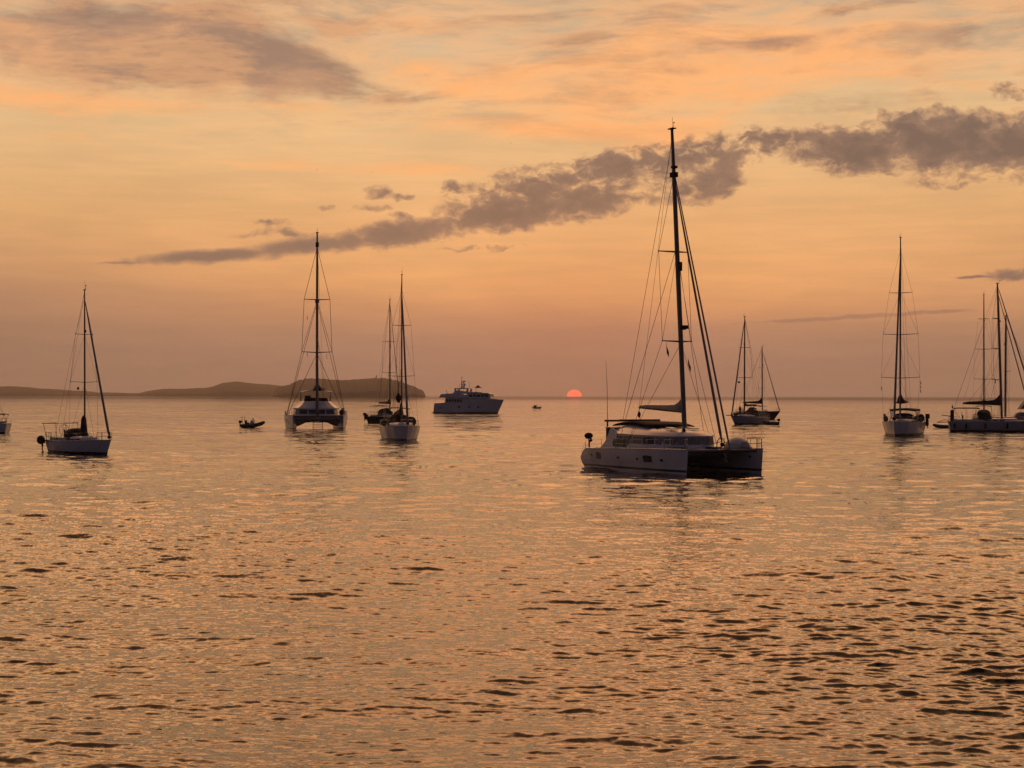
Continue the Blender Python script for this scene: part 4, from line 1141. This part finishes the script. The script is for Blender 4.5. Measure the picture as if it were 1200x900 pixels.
for s in (1, -1):
    for i, a in enumerate((525.5, 528.6, 531.7, 534.8, 537.9, 541.0)):
        MB().box((ex(a) + .28, s * 2.065, ez(469.8)), (.56, .05, .72)).build('window', 'glass', sl)
    for a in (551.8, 556.4, 561.0, 565.6, 570.2):
        MB().box((ex(a) + .45, s * 1.97, ez(464.1)), (.86, .05, .58)).build('window', 'glass', ph)
    for a in (516.5, 519.8): hull_window(eh, [[*r[:6], r[5]] + [r[6], *r[6:]] for r in rings], ex(a), 1.45, .3, .3, s)
    for a, w in ((541, .7), (553, .5), (563, .5)): hull_window(eh, [[*r[:6], r[5]] + [r[6], *r[6:]] for r in rings], ex(a), 1.7, w, .34, s)
for y in (-1.3, -.43, .43, 1.3): MB().box((ex(576.6), y, ez(464)), (.05, .78, .55), 0, -.12).build('window', 'glass', ph)
ms = MB(); ms.tube([(ex(541.2), 0, ez(455.3)), (ex(541.2), 0, ez(450)), (ex(541.0), 0, ez(447.5))], [.26, .18, .12], 6); ms.tube([(ex(541), 0, ez(448)), (ex(541), 0, ez(441.5))], .06, 5)
ms.tube([(ex(540.3), 0, ez(442.6)), (ex(541.8), 0, ez(442.6))], .06, 5); ms.build('mast', 'gel', my)
rd = MB(); rd.tube([(ex(543.2), 0, ez(455)), (ex(543.5), 0, ez(447.8)), (ex(544.5), 0, ez(447.4))], .12, 6); rd.box((ex(543.6), 0, ez(447.2)), (.7, 1.4, .16)); rd.build('radar', 'dark', my)
for px_, y_ in ((545.2, -.9), (543, .9)):
    b_ = MB(); b_.tube([(ex(px_), y_, ez(455.2)), (ex(px_), y_, ez(453))], .14, 8); b_.ball((ex(px_), y_, ez(451.3)), (.32, .32, .36)); b_.build('satellite_dome', 'gel', my)
an = MB()
for px_, y0_ in ((549.5, 447), (538, 451), (522.5, 456.6)): an.tube([(ex(px_), .8, ez(455.5 if px_ > 530 else 462.5)), (ex(px_) - .2, .8, ez(y0_))], .035, 5)
an.build('aerial', 'dark', my)
um = MB(); um.tube([(ex(558), -.2, ez(459.7)), (ex(558.2), -.2, ez(454.2))], .05, 5)
um.loft([[(ex(555.5) + 1.1 + 1.15 * r_ * math.cos(a), -.2 + 1.3 * r_ * math.sin(a), ez(z_)) for a in [2 * math.pi * j / 10 for j in range(10)]] for r_, z_ in ((1, 455), (.7, 454.4), (.3, 452.8), (.04, 451.8))])
um.build('sunshade', 'dark', my)
rr = MB(); prev = None
for px_ in (563, 568, 573, 578, 583, 588):
    for s in (1, -1):
        t = (px_ - 511.6) / 78.8; b = 2.5 * curve([(0, .88), (.3, 1), (.6, 1), (.8, .8), (.93, .4), (1, .02)], t)
        rr.tube([(ex(px_), s * b, ez(468)), (ex(px_), s * b, ez(466.0))], .02, 4)
rr.build('guard_rail', 'steel', my)
fp = MB(); fp.wire((ex(524), 0, ez(462)), (ex(522.4), 0, ez(456.8)), .04); fp.build('flagstaff', 'wood', my)

# ---- ribs / tenders
def rib(pos, heading, L, beam, label, console=True, motor=True, name='inflatable_boat', group=None, hi_bow=.45):
    t = thing(name, pos, heading, label, 'inflatable boat', group)
    pts = []
    for s, ts in ((1, [0, .2, .45, .7, .86, .96]), (-1, [.96, .86, .7, .45, .2, 0])):
        for u in ts: pts.append((-L / 2 + L * u * .99, s * (beam / 2 - .22) * curve([(0, .96), (.6, 1), (.8, .8), (.93, .45), (1, .2)], u), .30 + hi_bow * max(0, (u - .45) / .55) ** 1.7))
    pts.insert(6, (L / 2, 0, .32 + hi_bow)); 
    MB().tube(pts, [.14] + [.22] * (len(pts) - 2) + [.14], 10).build('inflatable_tube', 'hyp', t)
    rg = []
    for u in (0, .3, .6, .85, .97):
        b = (beam / 2 - .2) * curve([(0, .96), (.6, 1), (.8, .8), (.93, .45), (1, .2)], u); x = -L / 2 + L * u; z = .22 + hi_bow * max(0, (u - .45) / .55) ** 1.7
        rg.append([(x, -b, z), (x, 0, z - .34 * (1 - u * .3)), (x, b, z), (x, b, z + .06), (x, -b, z + .06)])
    MB().loft(rg).build('hull', 'grey', t)
    if console:
        MB().prism([(-.15 * L + .1, .3), (.02 * L + .35, .3), (.02 * L + .15, 1.0), (-.1 * L + .2, 1.05)], -.32, .32).build('console', 'gel', t)
        MB().prism([(.02 * L + .12, 1.0), (-.04 * L + .2, 1.35), (-.04 * L + .16, 1.35), (.02 * L + .06, 1.0)], -.3, .3).build('windscreen', 'glass', t)
        MB().box((-.24 * L, 0, .5), (.4, .9, .4)).box((-.24 * L - .2, 0, .85), (.1, .9, .35)).build('seat', 'dark', t); MB().box((.3 * L, 0, .45), (.6, .8, .2)).build('seat', 'dark', t)
        a = MB(); a.tube([(-L * .40, -.6, .4), (-L * .42, -.6, 1.45), (-L * .42, .6, 1.45), (-L * .40, .6, .4)], .035, 6); a.box((-L * .42, 0, 1.47), (.5, 1.4, .05)); a.build('stern_arch', 'steel', t)
    if motor: outboard(MB(), -L / 2 - .18, 0, .55, .9).build('outboard_motor', 'rubber', t)
    return t
rib(org(296, 224, 0, -8), -8, 3.25, 1.7, 'small dark inflatable boat with a console adrift left of the flybridge catamaran', hi_bow=.4)
t2 = rib(org(1107, 226, 0, 170), 170, 2.9, 1.5, 'low dark inflatable tender floating behind the stern of the yachts at the right edge', console=False, hi_bow=.18)

# tiny fishing boat under the sun
pF = sea(629.5, 478.7)
fb_ = thing('fishing_boat', pF, -12, 'tiny open fishing boat far out just left of the setting sun', 'boat')
rg = hull_rings(3.3, 1.4, .42, .7, draft=.2, overhang=.4)
MB().loft(rg).build('hull', 'navy', fb_)
MB().box((-.2, 0, .45), (.5, 1.15, .06)).build('thwart', 'wood', fb_)
MB().prism([(-1.25, .4), (-.35, .4), (-.45, 1.15), (-1.2, 1.15)], -.42, .42).build('wheelhouse', 'dark', fb_)
MB().wire((.9, 0, .5), (.85, 0, 1.6), .02).build('pole', 'wood', fb_)
outboard(MB(), -1.75, 0, .4, .7).build('outboard_motor', 'rubber', fb_)
bpy.context.view_layer.update()
person(fb_, -.15, 0, .32, 'tiny figure in dark clothes sitting in the fishing boat near the sun', 0, 1.6, seated=True)

# ---- sloop behind the big catamaran, bow left
hH = 234; LH = 11.2
pH = org(872.3, 258, LH * .1, hH); HH = zat(872, 371, 258); z0 = 1.7
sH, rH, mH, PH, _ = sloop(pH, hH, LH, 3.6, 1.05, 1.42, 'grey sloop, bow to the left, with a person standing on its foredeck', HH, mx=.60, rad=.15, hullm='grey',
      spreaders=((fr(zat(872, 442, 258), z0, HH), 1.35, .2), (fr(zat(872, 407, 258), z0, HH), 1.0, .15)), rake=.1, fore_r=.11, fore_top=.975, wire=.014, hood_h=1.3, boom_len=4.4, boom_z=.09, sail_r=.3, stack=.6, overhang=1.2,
      bim=(-.42, -.2, 1.9), lazy=False, mm='navy')
MB().tube([(LH / 2 - .5, 0, 1.48), (LH / 2 + 1.6, 0, 1.5)], .08, 6).build('bowsprit', 'wood', sH)
bpy.context.view_layer.update()
person(sH, 3.4, .4, 1.30, 'person in dark clothes standing on the foredeck of the grey sloop', 160, 1.75)
an = MB(); c = PH(.37) + Vector((0, -1.0, -.6)); an.box(c, (.2, .3, .3)); lone(an, 'signal_flag', 'dark', sH, 'small dark flag hanging below the lower spreader of the grey sloop', 'flag')
td = rib(org(903.0, 252, 0, 200), 200, 2.6, 1.4, 'dark tender tied up at the stern of the grey sloop', console=False, hi_bow=.15)

hI = -36; LI = 9.8
pI = org(893.3, 312, LI * .1, hI); HI = zat(893, 407, 312); z0 = 1.8
sI, rI, mI, PI_, _ = sloop(pI, hI, LI, 3.2, 1.25, 1.65, 'dark hulled sloop behind the grey one, bow to the right, dark sail on its boom', HI, mx=.60, rad=.12, hullm='navy',
      spreaders=((fr(zat(893, 455, 312), z0, HI), 1.3, .2), (fr(zat(893, 431, 312), z0, HI), 1.05, .15)), rake=.05, fore_r=.08, fore_top=.965, wire=.014, hood_h=1.0, boom_len=4.3, boom_z=.11, sail_r=.25, stack=1.2, lazy=False, overhang=1.3)

# ---- large sloop seen from the bow, right
hJ = -111.5; LJ = 13.6
pJ = org(1054.8, 188, LJ * .12, hJ); HJ = zat(1053, 278, 188); z0 = 2.3
sJ, rJ, mJ, PJ, hullJ = sloop(pJ, hJ, LJ, 4.5, 1.45, 1.66, 'large white sloop seen from its bow with three pairs of spreaders and dark canopy', HJ, mx=.62, rad=.15,
      spreaders=((fr(zat(1054, 440, 188), z0, HJ), 2.25, .3), (fr(zat(1054, 390, 188), z0, HJ), 2.05, .25), (fr(zat(1054, 342, 188), z0, HJ), 1.35, .2)), rake=.35, fore_r=.12, fore_top=.93, boom_len=5.4, boom_z=.085,
      sail_r=.62, stack=1.25, sailm='dark', wire=.015, hood=False, transom=.9, boomyaw=0, lazy=True)
hull_window(hullJ, rJ, .2, .98, 5.6, .26, 1); hull_window(hullJ, rJ, .2, .98, 5.6, .26, -1)
sprayhood(sJ, -2.6, .3, 1.35, 1.75, 2.55, 'glass', name='windscreen', window=False)
bimini(sJ, -5.2, -.6, 1.5, 1.55, 3.05, 'dark', legs=5, thick=.22, r=.045)
for y in (-1.25, 1.3): MB().box((-4.4, y, 1.95), (1.6, .3, .6)).build('cockpit_seat', 'dark', sJ)
hull_window(hullJ, rJ, 4.6, .95, .9, .22, -1)
for y, lab in ((1.95, 'dark outboard motor hanging at the right stern of the large bow-on sloop'),):
    m_ = outboard(MB(), -LJ * .40, 2.35, 1.75, 1.5); m_.box((-LJ * .4, 2.3, 1.5), (.6, .3, 1.0), 0, .3); lone(m_, 'outboard_motor', 'rubber', sJ, lab, 'outboard motor')
b_ = MB(); b_.ball((-LJ * .30, 1.75, 1.95), (.6, .4, .5)); lone(b_, 'fender_bag', 'dark', sJ, 'dark rounded bag on the right side deck of the large bow-on sloop', 'fender')
b_ = MB(); b_.ball((-LJ * .02, -1.95, 1.85), (.5, .3, .4)); b_.box((-LJ * .02 - .1, -2.1, 2.15), (.3, .25, .6)); lone(b_, 'fender_bag', 'dark', sJ, 'dark bundle on the left side deck of the large bow-on sloop', 'fender')
for i, (py_, s) in enumerate(((447, 1), (452, 1), (457, 1), (457, -1))):
    zf = zat(1054, py_, 188); fl = flag_mesh((LJ * .12 - .2, s * 2.3 if s > 0 else s * 2.15, zf + .15), .25 * s, .3, i, 1.1)
    lone(fl, 'signal_flag', 'dark', sJ, ['topmost of three small dark flags below the right spreader of the large bow-on sloop', 'middle one of three small dark flags below the right spreader of the large bow-on sloop',
         'lowest of three small dark flags below the right spreader of the large bow-on sloop', 'single dark flag below the left spreader of the large bow-on sloop'][i], 'flag', 'signal flags on the large bow-on sloop')

# ---- the group at the right edge
hK = -13; LK = 11.8
pK = org(1174, 208, LK * .08, hK); HK = zat(1169, 332, 208); z0 = 1.9
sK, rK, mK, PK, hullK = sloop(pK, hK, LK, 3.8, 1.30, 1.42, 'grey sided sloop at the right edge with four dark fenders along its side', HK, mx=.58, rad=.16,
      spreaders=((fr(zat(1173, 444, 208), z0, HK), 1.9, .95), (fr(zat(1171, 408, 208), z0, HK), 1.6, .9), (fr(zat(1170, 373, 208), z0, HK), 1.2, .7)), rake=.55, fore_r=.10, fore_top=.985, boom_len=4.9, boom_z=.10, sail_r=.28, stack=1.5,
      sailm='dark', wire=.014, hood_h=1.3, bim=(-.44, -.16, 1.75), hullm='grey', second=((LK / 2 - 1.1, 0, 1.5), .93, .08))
for i, px_ in enumerate((1126.5, 1139, 1160, 1184)):
    xl = (px_ - 1174) * 208 / 1850 / math.cos(R(13)) + LK * .08 - .6
    y = -(abs(hull_y(rK, xl, .9, -1)) + .16); b_ = MB(); b_.tube([(xl, y, .35), (xl, y, .48), (xl, y, .95), (xl, y, 1.08)], [.05, .15, .15, .05], 10); b_.wire((xl, y, 1.05), (xl, y + .1, 1.45), .02)
    lone(b_, 'fender', 'rubber', sK, ['sternmost dark fender on the side of the sloop at the right edge', 'second dark fender from the stern of the sloop at the right edge',
          'third dark fender from the stern, below the canopy of the sloop at the right edge', 'dark fender just right of the mast on the sloop at the right edge'][i], 'fender', 'fenders along the sloop at the right edge')
ps = MB(); ps.tube([(-LK / 2 + .5, -.9, 1.25), (-LK / 2 + .5, -.9, 2.75)], .25, 10); ps.tube([(-LK / 2 + .5, -.9, 2.7), (-LK / 2 + .5, -.9, 2.82)], [.25, .12], 10); ps.build('liferaft_canister', 'dark', sK)
fs = MB(); fs.tube([(-LK / 2 + .55, -.9, 2.7), (-LK / 2 + .5, -.9, 3.6)], .03, 6); fs.ball((-LK / 2 + .53, -.9, 3.2), (.12, .12, .16)); fs.build('stern_light', 'dark', sK)
gp = MB(); gp.box((-LK / 2 - .55, .1, 1.18), (1.7, .5, .09), 0, -.03); gp.tube([(-LK / 2 - 1.3, -.15, 1.2), (-LK / 2 - .3, -.15, 1.55), (-LK / 2 + .2, -.15, 1.25)], .03, 5); gp.build('gangway', 'dark', sK)
dv = MB()
for s in (.9, -.9): dv.tube([(-LK / 2 + .5, s, 1.3), (-LK / 2 + .3, s, 2.0), (-LK / 2 - .8, s, 2.1)], .05, 6)
dv.build('davit', 'steel', sK)
fl = flag_mesh((LK * .08 - .9, -1.2, zat(1173, 447, 208)), -.35, .3, 2, .6); lone(fl, 'courtesy_flag', 'dark', sK, 'small dark flag below the lowest spreader of the sloop at the right edge', 'flag')

hK2 = -106; LK2 = 11.0
pK2 = org(1153, 244, LK2 * .08, hK2); HK2 = zat(1152, 345, 244); z0 = 1.7
sloop(pK2, hK2, LK2, 3.6, 1.2, 1.4, 'white sloop moored bow-on behind the stern half of the sloop at the right edge', HK2, mx=.58, rad=.15,
      spreaders=((fr(zat(1152, 444, 244), z0, HK2), 1.5, .2), (fr(zat(1152, 409, 244), z0, HK2), 1.35, .2), (fr(zat(1152, 373.5, 244), z0, HK2), .8, .1)), rake=.15, fore_r=.07, fore_top=.78, boom_len=4.6, boom_z=.10, sail_r=.42, stack=1.0,
      sailm='dark', wire=.013, hood_h=1.3, bim=(-.42, -.16, 1.9))
hK3 = 172; LK3 = 11.0
pK3 = org(1178, 232, LK3 * .08, hK3); HK3 = zat(1177, 370, 232); z0 = 1.7
sK3, _, _, _, _ = sloop(pK3, hK3, LK3, 3.5, 1.2, 1.35, 'half hidden sloop at the right edge with a pale raised awning and shorter mast', HK3, mx=.58, rad=.15,
      spreaders=((.45, .9, .5),), rake=.1, fore_r=.0, fore_top=.97, boom_len=None, wire=.016, hood_h=1.0, hoodm='cloth')
MB().prism([(-1.0, 2.75), (-1.9, 3.95), (-4.6, 4.15), (-4.8, 2.85)], -1.3, 1.3).build('awning', 'cloth', sK3)
MB().tube([(-1.1, 1.2, 1.5), (-1.1, 1.2, 2.8), (-4.6, 1.2, 2.9), (-4.6, 1.2, 1.4)], .03, 6).build('awning_frame', 'steel', sK3)

# ---- boat cut by the left edge
hL = 183; LL = 9.2
pL = org(8.5, 187, -LL / 2 + .25, hL)
sloop(pL, hL, LL, 3.1, 1.12, 1.3, 'pale boat cut off by the left edge, stern under a dark canopy', 13.0, mx=.6, rad=.09, rake=.2, wire=.014, bim=(-.47, -.22, 1.15), boom_len=3.6,
      name='sailing_yacht', hood=True)
b_ = MB(); b_.ball((-LL / 2 + .15, .7, 1.2), (.3, .35, .42)); b_.box((-LL / 2 - .05, .7, .85), (.25, .3, .7)); 

# ---- island, low far coast, lighthouse, gulls
def land(name, prof, depth, thick, seed, mt):
    rs = np.random.RandomState(seed)
    xs = np.linspace(prof[0][0], prof[-1][0], 260); ys = np.interp(xs, [p[0] for p in prof], [p[1] for p in prof])
    jj = rs.normal(0, 1, len(xs) * 2); jj = np.convolve(jj, [.2, .5, .8, .5, .2], 'same')[:len(xs)]; ys = ys + .22 * jj * np.clip((463.4 - ys) / 3, 0, 1)
    nd = 36; v = []; f = []
    ph = rs.uniform(0, 6.28, 14); kk = rs.uniform(.012, .11, 14); kd = rs.uniform(-5, 5, 14)
    for j in range(nd):
        t = j / (nd - 1); w = math.sin(math.pi * min(1, t * 1.0)) ** .62 if t <= .5 else math.sin(math.pi * t) ** .8
        for i, (px, py) in enumerate(zip(xs, ys)):
            hgt = max(0.0, (464.1 + (px - 600) * .002 - py)) * depth / F + CAM_Z * (1 if py < 463 else 0)
            nz = sum(math.sin(kk[q] * px * 2.2 + ph[q] + kd[q] * t * 3) for q in range(14)) / 14
            yy = depth + (t - .5) * thick + 26 * nz
            x_ = (px - 600) / F * yy
            z = hgt * w * (1 + .16 * nz * (1 - w)) - (6 if j in (0, nd - 1) else 0) - .5 + (nz * .018 * hgt)
            v.append((x_, yy, z))
    n = len(xs)
    for j in range(nd - 1):
        for i in range(n - 1): f.append((j * n + i, j * n + i + 1, (j + 1) * n + i + 1, (j + 1) * n + i))
    m = MB(); m.add(v, f, True)
    o = m.build(name, mt); o['kind'] = 'structure'; return o
def landmat():
    m = mat('scrub_rock', (.070, .058, .066), .95, var=.35, vscale=.012); return m
LM = landmat()
land('island', [(318, 462.5), (324, 455.5), (330, 453.6), (340.6, 450.6), (351.7, 445.6), (362, 443.6), (372, 443.9), (383, 444.8), (402, 445.9), (412, 445.4), (421, 444.7), (440, 443.4), (450, 443.6), (458, 444.6), (466, 446.4), (472, 448.7), (488, 453.9), (496, 458.6), (499, 463.6)], 4300, 900, 3, LM)
land('far_coast', [(-420, 459), (-300, 455), (-120, 451), (-60, 452.5), (0, 453.6), (20, 453.3), (40, 454.6), (60, 456.5), (85, 458.4), (110, 459.6), (150, 461.0), (165, 460.6), (180, 457.6), (190, 455.7), (215, 456.1), (238, 455.2), (250, 453.4), (262, 449), (275, 447.4), (290, 448.9), (303, 450.6), (315, 451), (330, 452.6), (345, 452), (380, 456), (430, 463.6)], 6500, 1300, 8, LM)
lh = thing('lighthouse', (0, 0, 0), 0, 'tiny lighthouse tower standing on the ridge of the island', 'lighthouse')
lp = at(441, 443.9, 4300); lh.location = lp - Vector((0, 0, 1.0))
t_ = MB(); t_.tube([(0, 0, 0), (0, 0, 7.5)], [2.1, 1.6], 14); t_.build('tower', 'gel', lh)
t_ = MB(); t_.tube([(0, 0, 7.5), (0, 0, 8.0)], 2.3, 14); t_.build('gallery', 'grey', lh)
t_ = MB(); t_.tube([(0, 0, 8.0), (0, 0, 9.8)], 1.2, 12); t_.build('lantern_room', 'glass', lh)
t_ = MB(); t_.tube([(0, 0, 9.8), (0, 0, 11.0)], [1.4, .15], 12); t_.build('roof', 'grey', lh)
t_ = MB(); t_.prism([(-6, -.5), (-2, -.5), (-2, 3.2), (-4, 4.4), (-6, 3.2)], -2.5, 2.5); t_.build('keepers_house', 'gel', lh)
def gull(px, py, depth, label, bank, yaw):
    p = at(px, py, depth)
    o = thing('gull', p, yaw, label, 'bird', 'gulls flying over the bay')
    b = MB(); b.tube([(-.30, 0, 0), (-.15, 0, .0), (.05, 0, .01), (.2, 0, .03), (.28, 0, .04), (.36, 0, .03)], [.02, .06, .085, .05, .05, .01], 8)
    b.add([(-.30, -.03, 0), (-.30, .03, 0), (-.46, .09, 0), (-.46, -.09, 0)], [(0, 1, 2, 3)])
    for s in (1, -1):
        top = [(.12, .05 * s, .05), (.14, .35 * s, .20), (.05, .62 * s, .17), (-.12, .95 * s, .02)]
        bot = [(-.10, .05 * s, .04), (-.06, .35 * s, .19), (-.10, .62 * s, .16), (-.16, .93 * s, .02)]
        b.loft([[a, c, (c[0], c[1], c[2] - .012), (a[0], a[1], a[2] - .015)] for a, c in zip(top, bot)], True, True, False)
    w = b.build('body', 'feather', o); o.rotation_euler = (R(bank), 0, R(yaw))
gull(371.3, 198.6, 760, 'gull flying over the tall masts on the left, under the bright cloud', 20, 40)
gull(504.6, 293.8, 760, 'gull flying below the tip of the grey cloud, left of centre', -25, 100)
gull(599, 168, 800, 'gull flying high above the grey cloud, at the centre of the sky', 15, 10)
gull(436, 202, 900, 'smallest gull flying above the small puffs of cloud', 10, 30)

# ------------------------------------------------------------------ the evening air
def haze():
    o = MB().box((0, 0, 67), (19200, 19200, 150)).build('haze', LM)
    m = bpy.data.materials.new('evening_haze'); m.use_nodes = True; t = m.node_tree
    for n in list(t.nodes):
        if n.type != 'OUTPUT_MATERIAL': t.nodes.remove(n)
    v = t.nodes.new('ShaderNodeVolumePrincipled')
    v.inputs['Color'].default_value = (0.95, 0.90, 0.92, 1); v.inputs['Density'].default_value = HAZE
    v.inputs['Anisotropy'].default_value = 0.6
    t.links.new(v.outputs[0], [n for n in t.nodes if n.type == 'OUTPUT_MATERIAL'][0].inputs['Volume'])
    o.data.materials[0] = m; o['kind'] = 'stuff'
    return o
HAZE = 6.5e-5
haze()
